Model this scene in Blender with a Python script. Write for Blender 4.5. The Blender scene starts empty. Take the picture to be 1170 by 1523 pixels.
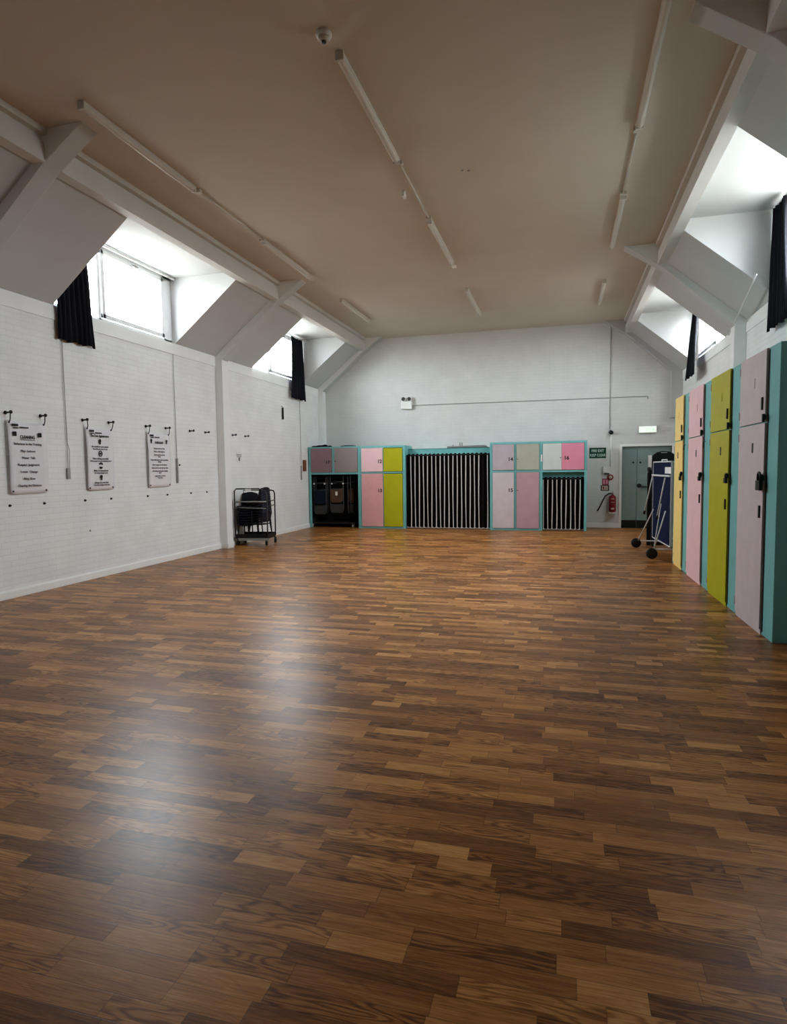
import bpy, bmesh, math, random
from mathutils import Vector, Matrix
random.seed(4)
PI = math.pi
sc = bpy.context.scene
COL = sc.collection

# ------------------------------------------------------------------ materials
def new_mat(name):
    m = bpy.data.materials.new(name); m.use_nodes = True
    nt = m.node_tree
    return m, nt, nt.nodes['Principled BSDF']

def lin(r, g, b):
    f = lambda c: ((c/255+0.055)/1.055)**2.4 if c/255 > 0.04045 else c/255/12.92
    return (f(r), f(g), f(b), 1)

def paint(name, rgb, rough=0.5, var=0.05, scale=6.0, bump=0.0, bscale=60, metal=0.0, spec=0.25):
    """Flat paint with faint procedural unevenness."""
    m, nt, b = new_mat(name)
    N = nt.nodes.new; L = nt.links.new
    geo = N('ShaderNodeNewGeometry')
    no = N('ShaderNodeTexNoise'); no.inputs['Scale'].default_value = scale; no.inputs['Detail'].default_value = 5
    L(geo.outputs['Position'], no.inputs['Vector'])
    mr = N('ShaderNodeMapRange'); mr.inputs['From Min'].default_value = 0.3; mr.inputs['From Max'].default_value = 0.7
    mr.inputs['To Min'].default_value = 1-var; mr.inputs['To Max'].default_value = 1+var
    L(no.outputs['Fac'], mr.inputs['Value'])
    hv = N('ShaderNodeHueSaturation'); hv.inputs['Color'].default_value = rgb
    L(mr.outputs['Result'], hv.inputs['Value']); L(hv.outputs['Color'], b.inputs['Base Color'])
    b.inputs['Roughness'].default_value = rough; b.inputs['Metallic'].default_value = metal
    b.inputs['Specular IOR Level'].default_value = spec
    if bump > 0:
        n2 = N('ShaderNodeTexNoise'); n2.inputs['Scale'].default_value = bscale; n2.inputs['Detail'].default_value = 4
        L(geo.outputs['Position'], n2.inputs['Vector'])
        bp = N('ShaderNodeBump'); bp.inputs['Strength'].default_value = bump; bp.inputs['Distance'].default_value = 0.01
        L(n2.outputs['Fac'], bp.inputs['Height']); L(bp.outputs['Normal'], b.inputs['Normal'])
    return m

def brick_white(name, rgb, axis):
    """Painted brickwork: faint courses in bump, slight scuffing. axis = horizontal world axis of the wall."""
    m, nt, b = new_mat(name)
    N = nt.nodes.new; L = nt.links.new
    geo = N('ShaderNodeNewGeometry'); sep = N('ShaderNodeSeparateXYZ'); L(geo.outputs['Position'], sep.inputs[0])
    com = N('ShaderNodeCombineXYZ'); L(sep.outputs[axis], com.inputs['X']); L(sep.outputs['Z'], com.inputs['Y'])
    br = N('ShaderNodeTexBrick'); br.inputs['Scale'].default_value = 1.0
    br.inputs['Brick Width'].default_value = 0.225; br.inputs['Row Height'].default_value = 0.075
    br.inputs['Mortar Size'].default_value = 0.006; br.inputs['Mortar Smooth'].default_value = 0.6
    br.inputs['Color1'].default_value = (1, 1, 1, 1); br.inputs['Color2'].default_value = (0.972, 0.972, 0.972, 1)
    br.inputs['Mortar'].default_value = (0.925, 0.925, 0.92, 1)
    L(com.outputs[0], br.inputs['Vector'])
    no = N('ShaderNodeTexNoise'); no.inputs['Scale'].default_value = 2.2; no.inputs['Detail'].default_value = 6
    L(geo.outputs['Position'], no.inputs['Vector'])
    mr = N('ShaderNodeMapRange'); mr.inputs['From Min'].default_value = 0.3; mr.inputs['From Max'].default_value = 0.7
    mr.inputs['To Min'].default_value = 0.94; mr.inputs['To Max'].default_value = 1.03
    L(no.outputs['Fac'], mr.inputs['Value'])
    # sparse horizontal scuffs low on the wall
    mp = N('ShaderNodeMapping'); mp.inputs['Scale'].default_value = (2.0, 2.0, 22.0); L(geo.outputs['Position'], mp.inputs['Vector'])
    sn = N('ShaderNodeTexNoise'); sn.inputs['Scale'].default_value = 3.0; sn.inputs['Detail'].default_value = 3; L(mp.outputs[0], sn.inputs['Vector'])
    sr = N('ShaderNodeMapRange'); sr.inputs['From Min'].default_value = 0.70; sr.inputs['From Max'].default_value = 0.78
    sr.inputs['To Min'].default_value = 1.0; sr.inputs['To Max'].default_value = 0.85; L(sn.outputs['Fac'], sr.inputs['Value'])
    mu = N('ShaderNodeMath'); mu.operation = 'MULTIPLY'; L(mr.outputs[0], mu.inputs[0]); L(sr.outputs[0], mu.inputs[1])
    mix = N('ShaderNodeMix'); mix.data_type = 'RGBA'; mix.blend_type = 'MULTIPLY'; mix.inputs['Factor'].default_value = 1
    mix.inputs['A'].default_value = rgb; L(br.outputs['Color'], mix.inputs['B'])
    hv = N('ShaderNodeHueSaturation'); L(mix.outputs['Result'], hv.inputs['Color']); L(mu.outputs[0], hv.inputs['Value'])
    L(hv.outputs['Color'], b.inputs['Base Color'])
    n2 = N('ShaderNodeTexNoise'); n2.inputs['Scale'].default_value = 40; L(geo.outputs['Position'], n2.inputs['Vector'])
    ad = N('ShaderNodeMath'); ad.operation = 'MULTIPLY_ADD'; ad.inputs[1].default_value = 0.35
    inv = N('ShaderNodeMath'); inv.operation = 'SUBTRACT'; inv.inputs[0].default_value = 1.0
    L(br.outputs['Fac'], inv.inputs[1]); L(n2.outputs['Fac'], ad.inputs[0]); L(inv.outputs[0], ad.inputs[2])
    bp = N('ShaderNodeBump'); bp.inputs['Strength'].default_value = 0.30; bp.inputs['Distance'].default_value = 0.005
    L(ad.outputs[0], bp.inputs['Height']); L(bp.outputs['Normal'], b.inputs['Normal'])
    b.inputs['Roughness'].default_value = 0.55
    return m

def floor_mat():
    """Laminate made of oak strips 8 cm wide and about 35 cm long, laid across the hall."""
    m, nt, b = new_mat('laminate_floor')
    N = nt.nodes.new; L = nt.links.new
    def math_(op, a, bb=None, c=None):
        n = N('ShaderNodeMath'); n.operation = op
        for i, v in enumerate((a, bb, c)):
            if v is None: continue
            if isinstance(v, (int, float)): n.inputs[i].default_value = v
            else: L(v, n.inputs[i])
        return n.outputs[0]
    geo = N('ShaderNodeNewGeometry'); sep = N('ShaderNodeSeparateXYZ'); L(geo.outputs['Position'], sep.inputs[0])
    x, y = sep.outputs['X'], sep.outputs['Y']
    yr = math_('DIVIDE', math_('ADD', y, 20.0), 0.0775)
    row = math_('FLOOR', yr); fy = math_('SUBTRACT', yr, row)
    w1 = N('ShaderNodeTexWhiteNoise'); w1.noise_dimensions = '1D'; L(row, w1.inputs['W'])
    off = math_('MULTIPLY', w1.outputs['Value'], 7.0)
    xr = math_('ADD', math_('DIVIDE', math_('ADD', x, 30.0), 0.37), off)
    # uneven strip lengths: shift every joint by a random amount
    base = math_('FLOOR', xr)
    def joint(idx):
        cv = N('ShaderNodeCombineXYZ'); L(idx, cv.inputs['X']); L(row, cv.inputs['Y'])
        w = N('ShaderNodeTexWhiteNoise'); w.noise_dimensions = '2D'; L(cv.outputs[0], w.inputs['Vector'])
        return math_('MULTIPLY_ADD', w.outputs['Value'], 0.6, -0.3)
    fx0 = math_('SUBTRACT', xr, base)
    j0 = joint(base); j1 = joint(math_('ADD', base, 1.0))
    before = math_('LESS_THAN', fx0, j0)
    after = math_('GREATER_THAN', fx0, math_('ADD', j1, 1.0))
    cell = math_('ADD', math_('SUBTRACT', base, before), after)
    d0 = math_('ABSOLUTE', math_('SUBTRACT', fx0, j0)); d1 = math_('ABSOLUTE', math_('SUBTRACT', fx0, math_('ADD', j1, 1.0)))
    dx = math_('MULTIPLY', math_('MINIMUM', d0, d1), 0.37)
    dy = math_('MULTIPLY', math_('MINIMUM', fy, math_('SUBTRACT', 1.0, fy)), 0.0775)
    seam = N('ShaderNodeMapRange'); seam.inputs['From Min'].default_value = 0.0; seam.inputs['From Max'].default_value = 0.0022
    seam.inputs['To Min'].default_value = 0.42; seam.inputs['To Max'].default_value = 1.0
    L(math_('MINIMUM', dx, dy), seam.inputs['Value'])
    cid = N('ShaderNodeCombineXYZ'); L(cell, cid.inputs['X']); L(row, cid.inputs['Y'])
    wn = N('ShaderNodeTexWhiteNoise'); wn.noise_dimensions = '2D'; L(cid.outputs[0], wn.inputs['Vector'])
    wsep = N('ShaderNodeSeparateColor'); L(wn.outputs['Color'], wsep.inputs[0])
    # per strip grain, long axis along X
    gv = N('ShaderNodeCombineXYZ')
    L(math_('MULTIPLY_ADD', x, 1.3, math_('MULTIPLY', wsep.outputs[0], 40.0)), gv.inputs['X'])
    L(math_('MULTIPLY_ADD', y, 16.0, math_('MULTIPLY', wsep.outputs[1], 60.0)), gv.inputs['Y'])
    L(math_('MULTIPLY', wsep.outputs[2], 30.0), gv.inputs['Z'])
    g1 = N('ShaderNodeTexNoise'); g1.inputs['Scale'].default_value = 2.2; g1.inputs['Detail'].default_value = 8
    g1.inputs['Roughness'].default_value = 0.65; g1.inputs['Distortion'].default_value = 0.6; L(gv.outputs[0], g1.inputs['Vector'])
    # cathedral figure
    g3v = N('ShaderNodeMapping'); g3v.inputs['Scale'].default_value = (1.0, 0.62, 1.0); L(gv.outputs[0], g3v.inputs['Vector'])
    g3 = N('ShaderNodeTexNoise'); g3.inputs['Scale'].default_value = 1.7; g3.inputs['Detail'].default_value = 1.6; L(g3v.outputs[0], g3.inputs['Vector'])
    rings = math_('MULTIPLY_ADD', g3.outputs['Fac'], 70.0, math_('MULTIPLY', g1.outputs['Fac'], 5.0))
    sinr = math_('MULTIPLY_ADD', math_('SINE', rings), 0.5, 0.5)
    fig = math_('MULTIPLY', math_('POWER', sinr, 2.0), math_('MULTIPLY_ADD', math_('GREATER_THAN', wsep.outputs[2], 0.50), 0.75, 0.25))
    g2v = N('ShaderNodeMapping'); g2v.inputs['Scale'].default_value = (3, 140, 1); L(geo.outputs['Position'], g2v.inputs['Vector'])
    g2 = N('ShaderNodeTexNoise'); g2.inputs['Scale'].default_value = 2.0; g2.inputs['Detail'].default_value = 4; L(g2v.outputs[0], g2.inputs['Vector'])
    tone = math_('ADD', math_('MULTIPLY_ADD', wsep.outputs[0], 0.60, 0.11), math_('MULTIPLY_ADD', g1.outputs['Fac'], 0.8, -0.40))
    tone = math_('ADD', tone, math_('MULTIPLY_ADD', g2.outputs['Fac'], 0.85, -0.425))
    tone = math_('SUBTRACT', tone, math_('MULTIPLY_ADD', fig, 0.40, -0.08))
    cr = N('ShaderNodeValToRGB'); L(tone, cr.inputs['Fac'])
    e = cr.color_ramp.elements
    e[0].position = 0.0; e[0].color = (0.105, 0.034, 0.0070, 1)
    e[1].position = 1.0; e[1].color = (0.76, 0.415, 0.145, 1)
    k = cr.color_ramp.elements.new(0.32); k.color = (0.270, 0.102, 0.0235, 1)
    k = cr.color_ramp.elements.new(0.66); k.color = (0.50, 0.215, 0.0560, 1)
    hv = N('ShaderNodeHueSaturation'); L(cr.outputs['Color'], hv.inputs['Color']); L(seam.outputs[0], hv.inputs['Value'])
    L(hv.outputs['Color'], b.inputs['Base Color'])
    rn = N('ShaderNodeTexNoise'); rn.inputs['Scale'].default_value = 1.4; rn.inputs['Detail'].default_value = 5; L(geo.outputs['Position'], rn.inputs['Vector'])
    b.inputs['Specular IOR Level'].default_value = FLOOR_SPEC
    L(math_('ADD', math_('MULTIPLY_ADD', rn.outputs['Fac'], 0.10, FLOOR_ROUGH-0.05), math_('MULTIPLY', g2.outputs['Fac'], 0.05)), b.inputs['Roughness'])
    bp = N('ShaderNodeBump'); bp.inputs['Strength'].default_value = 0.12; bp.inputs['Distance'].default_value = 0.002
    L(math_('MULTIPLY_ADD', g2.outputs['Fac'], 0.4, seam.outputs[0]), bp.inputs['Height']); L(bp.outputs['Normal'], b.inputs['Normal'])
    return m

def emit(name, rgb, strength):
    m, nt, b = new_mat(name)
    b.inputs['Base Color'].default_value = rgb
    b.inputs['Emission Color'].default_value = rgb; b.inputs['Emission Strength'].default_value = strength
    return m

def glass_mat():
    m = bpy.data.materials.new('window_glass'); m.use_nodes = True
    nt = m.node_tree; nt.nodes.clear(); N = nt.nodes.new; L = nt.links.new
    o = N('ShaderNodeOutputMaterial'); t = N('ShaderNodeBsdfTransparent'); g = N('ShaderNodeBsdfGlossy'); mx = N('ShaderNodeMixShader')
    t.inputs['Color'].default_value = (0.97, 0.98, 0.975, 1); g.inputs['Roughness'].default_value = 0.03
    f = N('ShaderNodeFresnel'); f.inputs['IOR'].default_value = 1.45
    ge = N('ShaderNodeNewGeometry'); fm = N('ShaderNodeMath'); fm.operation = 'MULTIPLY'; fi = N('ShaderNodeMath'); fi.operation = 'SUBTRACT'
    fi.inputs[0].default_value = 1.0; L(ge.outputs['Backfacing'], fi.inputs[1]); L(f.outputs[0], fm.inputs[0]); L(fi.outputs[0], fm.inputs[1])
    L(fm.outputs[0], mx.inputs[0]); L(t.outputs[0], mx.inputs[1]); L(g.outputs[0], mx.inputs[2]); L(mx.outputs[0], o.inputs['Surface'])
    return m

FLOOR_SPEC, FLOOR_ROUGH = 0.21, 0.315
M = {}
M['floor'] = floor_mat()
WHITE = (0.83, 0.84, 0.835, 1)
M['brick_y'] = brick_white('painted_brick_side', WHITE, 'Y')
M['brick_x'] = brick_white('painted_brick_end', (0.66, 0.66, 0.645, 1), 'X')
M['plaster'] = paint('white_plaster', WHITE, 0.6, 0.03, 3, 0.1, 90)
M['ceiling'] = paint('ceiling_paint', (0.57, 0.51, 0.435, 1), 0.75, 0.03, 1.2, 0.12, 120)
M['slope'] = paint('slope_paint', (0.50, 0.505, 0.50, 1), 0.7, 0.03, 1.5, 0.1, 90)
M['trim'] = paint('trim_gloss', (0.84, 0.84, 0.82, 1), 0.4, 0.02, 4)
M['beam'] = paint('beam_paint', (0.60, 0.585, 0.56, 1), 0.6, 0.03, 3)
M['shade'] = paint('unseen_wall_dark', (0.05, 0.05, 0.055, 1), 0.9, 0.1)  # invented dark tone for the unseen front wall, cuts bounce light
M['upvc'] = paint('window_upvc', (0.82, 0.83, 0.85, 1), 0.3, 0.01)
M['glass'] = glass_mat()
M['navy_cloth'] = paint('navy_curtain_cloth', (0.0022, 0.0025, 0.006, 1), 0.9, 0.15, 20, 0.2, 200, spec=0.2)
M['black_cloth'] = paint('black_curtain_cloth', (0.006, 0.005, 0.005, 1), 0.95, 0.2, 20, 0.2, 200, spec=0.1)
M['white_stripe'] = paint('white_stripe_cloth', (0.62, 0.58, 0.57, 1), 0.9, 0.05, 20)
M['teal'] = paint('turquoise_paint', (0.165, 0.455, 0.455, 1), 0.45, 0.06, 5, 0.05, 80)
M['teal_in'] = paint('turquoise_inside_shaded', (0.05, 0.13, 0.125, 1), 0.6, 0.1, 5)  # turquoise darkened, shade inside the cupboards put into the colour
M['dark_in'] = paint('cupboard_inside_shade', (0.012, 0.014, 0.014, 1), 0.85, 0.1, 5)  # near-black colour stands in for the shade inside open bays
M['pink'] = paint('pale_pink_paint', (0.82, 0.54, 0.56, 1), 0.45, 0.04, 6)
M['pink_far'] = paint('rose_pink_paint', (0.70, 0.36, 0.37, 1), 0.45, 0.04, 6)
M['hotpink'] = paint('bright_pink_paint', (0.70, 0.255, 0.345, 1), 0.45, 0.04, 6)
M['lime'] = paint('lime_green_paint', (0.42, 0.41, 0.006, 1), 0.45, 0.05, 6)
M['yellow'] = paint('yellow_paint', (0.92, 0.68, 0.22, 1), 0.45, 0.04, 6)
M['lav'] = paint('lavender_grey_paint', (0.58, 0.505, 0.525, 1), 0.45, 0.05, 6)
M['mauve'] = paint('mauve_paint', (0.42, 0.285, 0.325, 1), 0.45, 0.05, 6)
M['dusk'] = paint('dusky_mauve_paint', (0.265, 0.165, 0.19, 1), 0.45, 0.06, 6)
M['duskgrey'] = paint('dusky_grey_paint', (0.285, 0.235, 0.24, 1), 0.45, 0.06, 6)
M['sage'] = paint('sage_grey_paint', (0.40, 0.41, 0.335, 1), 0.45, 0.05, 6)
M['mint'] = paint('pale_mint_paint', (0.58, 0.615, 0.58, 1), 0.45, 0.04, 6)
M['rosewood'] = paint('rose_mauve_paint', (0.47, 0.295, 0.33, 1), 0.45, 0.05, 6)
M['palepurple'] = paint('pale_purple_paint', (0.47, 0.40, 0.44, 1), 0.45, 0.05, 6)
M['door'] = paint('grey_green_door_paint', (0.215, 0.30, 0.29, 1), 0.5, 0.06, 5)
M['black'] = paint('black_plastic', (0.008, 0.008, 0.009, 1), 0.5, 0.1)
M['blackmetal'] = paint('black_steel', (0.012, 0.012, 0.013, 1), 0.4, 0.1)
M['grey'] = paint('grey_plastic', (0.30, 0.30, 0.30, 1), 0.5, 0.05)
M['steel'] = paint('grey_steel', (0.33, 0.34, 0.33, 1), 0.35, 0.05, metal=0.3)
M['silver'] = paint('silver_tube', (0.62, 0.63, 0.64, 1), 0.35, 0.03)
M['darkgrey'] = paint('dark_grey', (0.05, 0.05, 0.055, 1), 0.55, 0.1)
M['navyplastic'] = paint('navy_plastic', (0.006, 0.007, 0.017, 1), 0.5, 0.1)
M['navyseat'] = paint('navy_seat_cloth', (0.007, 0.010, 0.022, 1), 0.8, 0.1, spec=0.1)
M['brownseat'] = paint('brown_seat_board', (0.085, 0.042, 0.022, 1), 0.6, 0.15)
M['greyseat'] = paint('charcoal_seat', (0.035, 0.034, 0.034, 1), 0.7, 0.1)
M['brownboard'] = paint('brown_board', (0.075, 0.052, 0.038, 1), 0.6, 0.15)
M['bluetable'] = paint('blue_table_top', (0.004, 0.009, 0.034, 1), 0.8, 0.08, spec=0.08)
M['white'] = paint('white_plastic', (0.78, 0.78, 0.76, 1), 0.4, 0.02)
M['paper'] = paint('white_paper', (0.78, 0.77, 0.76, 1), 0.8, 0.02)
M['banner'] = paint('banner_vinyl', (0.78, 0.76, 0.80, 1), 0.5, 0.02)
M['ink'] = paint('black_ink', (0.02, 0.02, 0.022, 1), 0.7, 0.05)
M['greyink'] = paint('dark_grey_ink', (0.09, 0.06, 0.08, 1), 0.7, 0.05)
M['red'] = paint('fire_red', (0.20, 0.010, 0.014, 1), 0.4, 0.08)
M['green'] = paint('sign_green', (0.006, 0.055, 0.034, 1), 0.5, 0.05)
M['signtext'] = paint('sign_text_pale', (0.55, 0.68, 0.62, 1), 0.6, 0.03)
M['cream'] = paint('cream_sign', (0.55, 0.45, 0.38, 1), 0.6, 0.05)
M['redbrown'] = paint('red_brown_panel', (0.20, 0.062, 0.035, 1), 0.6, 0.15)
M['diffuser'] = paint('fixture_diffuser', (0.56, 0.52, 0.46, 1), 0.22, 0.02)
M['fixture'] = paint('fixture_enamel', (0.58, 0.55, 0.50, 1), 0.4, 0.03)
M['cord'] = paint('cord_grey', (0.38, 0.37, 0.36, 1), 0.8, 0.05)
M['blackcord'] = paint('black_rubber', (0.010, 0.009, 0.009, 1), 0.6, 0.1)
M['exit'] = emit('exit_light_face', (0.86, 1.0, 0.86, 1), 0.17)
M['exitgreen'] = emit('exit_light_symbol', (0.55, 0.85, 0.62, 1), 0.12)
M['boardgrey'] = paint('grey_board', (0.22, 0.205, 0.19, 1), 0.6, 0.08)

# ------------------------------------------------------------------ geometry helpers
class MB:
    def __init__(s): s.bm = bmesh.new()
    def box(s, x0, x1, y0, y1, z0, z1, mi=0, mat=None):
        r = bmesh.ops.create_cube(s.bm, size=1.0)
        for v in r['verts']:
            v.co = Vector(((x0+x1)/2+v.co.x*(x1-x0), (y0+y1)/2+v.co.y*(y1-y0), (z0+z1)/2+v.co.z*(z1-z0)))
            if mat: v.co = mat @ v.co
        for f in {f for v in r['verts'] for f in v.link_faces}: f.material_index = mi
        return s
    def prism(s, poly, axis, c0, c1, mi=0):
        """poly: list of 2-D points; axis: 'X' (poly is y,z), 'Y' (x,z) or 'Z' (x,y); extruded c0..c1."""
        def P(p, c):
            return Vector((c, p[0], p[1])) if axis == 'X' else Vector((p[0], c, p[1])) if axis == 'Y' else Vector((p[0], p[1], c))
        a = [s.bm.verts.new(P(p, c0)) for p in poly]; b = [s.bm.verts.new(P(p, c1)) for p in poly]
        n = len(poly); fs = [s.bm.faces.new(a), s.bm.faces.new(b[::-1])]
        for i in range(n): fs.append(s.bm.faces.new((a[i], b[i], b[(i+1) % n], a[(i+1) % n])))
        for f in fs: f.material_index = mi
        bmesh.ops.recalc_face_normals(s.bm, faces=fs)
        return s
    def tube(s, pts, r, seg=8, mi=0, closed=False, cap=True):
        pts = [Vector(p) for p in pts]; rings = []; n = len(pts)
        up0 = None
        for i, p in enumerate(pts):
            if closed: t = (pts[(i+1) % n]-pts[i-1])
            else: t = (pts[min(i+1, n-1)]-pts[max(i-1, 0)])
            t.normalize()
            if up0 is None:
                up0 = Vector((0, 0, 1)) if abs(t.z) < 0.9 else Vector((1, 0, 0))
            u = up0-t*up0.dot(t)
            if u.length < 1e-4: u = t.orthogonal()
            u.normalize(); w = t.cross(u); up0 = u
            rings.append([s.bm.verts.new(p+u*r*math.cos(2*PI*k/seg)+w*r*math.sin(2*PI*k/seg)) for k in range(seg)])
        fs = []
        for i in range(n if closed else n-1):
            A, B = rings[i], rings[(i+1) % n]
            for k in range(seg): fs.append(s.bm.faces.new((A[k], A[(k+1) % seg], B[(k+1) % seg], B[k])))
        if cap and not closed: fs += [s.bm.faces.new(rings[0][::-1]), s.bm.faces.new(rings[-1])]
        for f in fs: f.material_index = mi; f.smooth = True
        bmesh.ops.recalc_face_normals(s.bm, faces=fs)
        return s
    def lathe(s, prof, c, axis='Z', seg=20, mi=0, smooth=True):
        """prof: (radius, height) pairs along axis from c."""
        c = Vector(c); rings = []
        for r, h in prof:
            ring = []
            for k in range(seg):
                a = 2*PI*k/seg; u, w = r*math.cos(a), r*math.sin(a)
                d = (u, w, h) if axis == 'Z' else (u, h, w) if axis == 'Y' else (h, u, w)
                ring.append(s.bm.verts.new(c+Vector(d)))
            rings.append(ring)
        fs = []
        for A, B in zip(rings, rings[1:]):
            for k in range(seg): fs.append(s.bm.faces.new((A[k], A[(k+1) % seg], B[(k+1) % seg], B[k])))
        fs += [s.bm.faces.new(rings[0][::-1]), s.bm.faces.new(rings[-1])]
        for f in fs: f.material_index = mi; f.smooth = smooth
        bmesh.ops.recalc_face_normals(s.bm, faces=fs)
        return s
    def build(s, name, mats, parent=None, bevel=0.0, loc=None):
        me = bpy.data.meshes.new(name); s.bm.to_mesh(me); s.bm.free()
        for m in (mats if isinstance(mats, (list, tuple)) else [mats]): me.materials.append(m)
        o = bpy.data.objects.new(name, me); COL.objects.link(o)
        if parent: o.parent = parent
        if loc: o.location = loc
        if bevel:
            b = o.modifiers.new('bevel', 'BEVEL'); b.width = bevel; b.segments = 2; b.limit_method = 'ANGLE'
        return o

def tag(o, label=None, cat=None, group=None, kind=None):
    if label: o['label'] = label
    if cat: o['category'] = cat
    if group: o['group'] = group
    if kind: o['kind'] = kind
    return o
def empty(name, loc, label, cat, rz=0.0, group=None):
    o = bpy.data.objects.new(name, None); o.empty_display_size = 0.1; COL.objects.link(o)
    o.location = loc; o.rotation_euler = (0, 0, rz)
    return tag(o, label, cat, group)
def struct(name, mb, mats, bevel=0.0, parent=None):
    o = mb.build(name, mats, parent, bevel)
    if not parent: o['kind'] = 'structure'
    return o
def copy_tree(root, loc, rz, label, group=None):
    r = root.copy(); COL.objects.link(r); r.location = loc; r.rotation_euler = (0, 0, rz); r['label'] = label
    if group: r['group'] = group
    for ch in root.children:
        c = ch.copy(); COL.objects.link(c); c.parent = r
        for g in ch.children:
            d = g.copy(); COL.objects.link(d); d.parent = c
    return r
def text(name, body, size, loc, rot, mat, parent, align='CENTER', depth=0.0006, space=1.0, xs=1.0, bold=0.0):
    cu = bpy.data.curves.new(name, 'FONT'); cu.body = body; cu.size = size; cu.align_x = align; cu.align_y = 'CENTER'
    cu.extrude = depth; cu.space_line = space; cu.offset = bold; cu.materials.append(mat); cu.resolution_u = 3
    o = bpy.data.objects.new(name, cu); COL.objects.link(o); o.location = loc; o.rotation_euler = rot; o.scale = (xs, 1, 1)
    me = bpy.data.meshes.new_from_object(o); bpy.data.objects.remove(o); bpy.data.curves.remove(cu)
    o = bpy.data.objects.new(name, me); COL.objects.link(o); o.location = loc; o.rotation_euler = rot; o.scale = (xs, 1, 1)
    o.parent = parent
    return o

# ------------------------------------------------------------------ dimensions (metres)
XL, XR, YB, YN, ZC = -6.42, 2.68, 15.87, -2.6, 4.963
ZW = 3.69                       # wall head / window sill
BL, BR = -5.06, 1.41            # inner faces of the two longitudinal beams
ZB = 4.64                       # underside of the beams
ZD = 4.79                       # dormer ceilings
RIBS = [(5.27, 5.49), (10.56, 10.78), (15.66, 15.87)]
DL = [(6.69, 9.31), (12.00, 14.59)]
DR = [(6.58, 9.19), (11.86, 14.45)]
T = 0.3

# ------------------------------------------------------------------ room shell
struct('floor', MB().box(XL-T, XR+T, YN-T, YB+T, -0.12, 0), M['floor'])
struct('ceiling', MB().box(XL-T, XR+T, YN-T, YB+T, ZC, ZC+0.2), M['ceiling'])
struct('wall_left', MB().box(XL-T, XL, YN-T, YB+T, 0, ZW), M['brick_y'])
struct('wall_right', MB().box(XR, XR+T, YN-T, YB+T, 0, ZW), M['brick_y'])
struct('wall_front', MB().box(XL-T, XR+T, YN-T, YN, 0, ZC), M['shade'])
DX0, DX1, DZ = 1.385, 2.50, 1.975            # door opening in the end wall
wb = MB().box(XL-T, DX0, YB, YB+T, 0, ZC).box(DX1, XR+T, YB, YB+T, 0, ZC).box(DX0, DX1, YB, YB+T, DZ, ZC).box(DX0, DX1, YB+0.125, YB+T, 0, DZ)  # last box is unseen backing added behind the door to stop leaking light
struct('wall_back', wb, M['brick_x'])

def slopes(side):
    """Sloped roof soffit with the dormer openings left out; the side faces are the dormer cheeks."""
    mb = MB()
    if side == 'left':
        k = 0.805; xo, xi = XL-T, BL-0.06; x0 = XL; D = DL
        poly = [(xo, ZW), (x0, ZW), (xi, ZW+k*(xi-x0)), (xi, ZC+0.02), (xo, ZC+0.02)]
        roof = lambda a, b: mb.box(xo, BL-0.08, a, b, ZD, ZC+0.02)
    else:
        k = 0.84; xo, xi = XR+T, BR+0.06; x0 = XR; D = DR
        poly = [(xo, ZW), (x0, ZW), (xi, ZW+k*(x0-xi)), (xi, ZC+0.02), (xo, ZC+0.02)]
        roof = lambda a, b: mb.box(BR+0.08, xo, a, b, ZD, ZC+0.02)
    ys = [YN-T] + [v for d in D for v in d] + [YB+T]
    for i in range(0, len(ys), 2): mb.prism(poly, 'Y', ys[i], ys[i+1])
    for a, b in D: roof(a, b)
    return mb
struct('ceiling_left', slopes('left'), M['slope'])
struct('ceiling_right', slopes('right'), M['slope'])

# ribs with their pilasters, and the beams between them
n = 0
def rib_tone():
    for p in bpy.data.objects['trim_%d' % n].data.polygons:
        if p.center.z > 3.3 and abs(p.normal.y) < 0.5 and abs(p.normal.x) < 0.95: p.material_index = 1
for (a, b) in RIBS:
    n += 1
    struct('trim_%d' % n, MB().prism([(XL, 0), (XL+0.15, 0), (XL+0.15, 3.62), (BL-0.06, 4.61), (-4.60, ZC-0.004), (-4.60, ZC+0.01), (-5.3, ZC+0.01), (XL, 3.85)], 'Y', a, b), [M['plaster'], M['slope']], 0.006)
    rib_tone()
    n += 1
    z0 = 2.63 if b > 15 else 0
    xp = XR-0.25 if b > 15 else XR-0.17
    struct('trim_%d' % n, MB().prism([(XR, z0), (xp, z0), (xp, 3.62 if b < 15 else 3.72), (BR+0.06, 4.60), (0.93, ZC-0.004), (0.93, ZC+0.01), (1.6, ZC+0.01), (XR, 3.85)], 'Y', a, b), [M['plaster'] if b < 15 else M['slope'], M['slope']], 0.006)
    rib_tone()
edges = [YN] + [v for r in RIBS for v in r]
for s, xf, d in (('L', BL, -1), ('R', BR, 1)):
    for i in range(0, 6, 2):
        a, b = edges[i], edges[i+1]
        n += 1
        mb = MB()
        X = lambda t: xf+d*t      # t > 0 goes away from the hall centre
        pts = [(X(0), ZB), (X(0), 4.835), (X(0.03), 4.84), (X(0.03), 4.895), (X(-0.035), 4.90), (X(-0.035), ZC+0.005), (X(0.14), ZC+0.005), (X(0.14), ZB)]
        mb.prism(pts, 'Y', a, b)
        struct('trim_%d' % n, mb, M['beam'])
# smooth painted band at the head of the side walls
segs = [(YN, 5.27), (5.49, 10.56), (10.78, 15.66)]
for a, b in segs:
    n += 1; struct('trim_%d' % n, MB().box(XL, XL+0.014, a, b, 3.50, ZW+0.002), M['plaster'], 0.004)
    n += 1; struct('trim_%d' % n, MB().box(XR-0.014, XR, a, b, 3.50, ZW+0.002), M['plaster'], 0.004)
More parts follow.
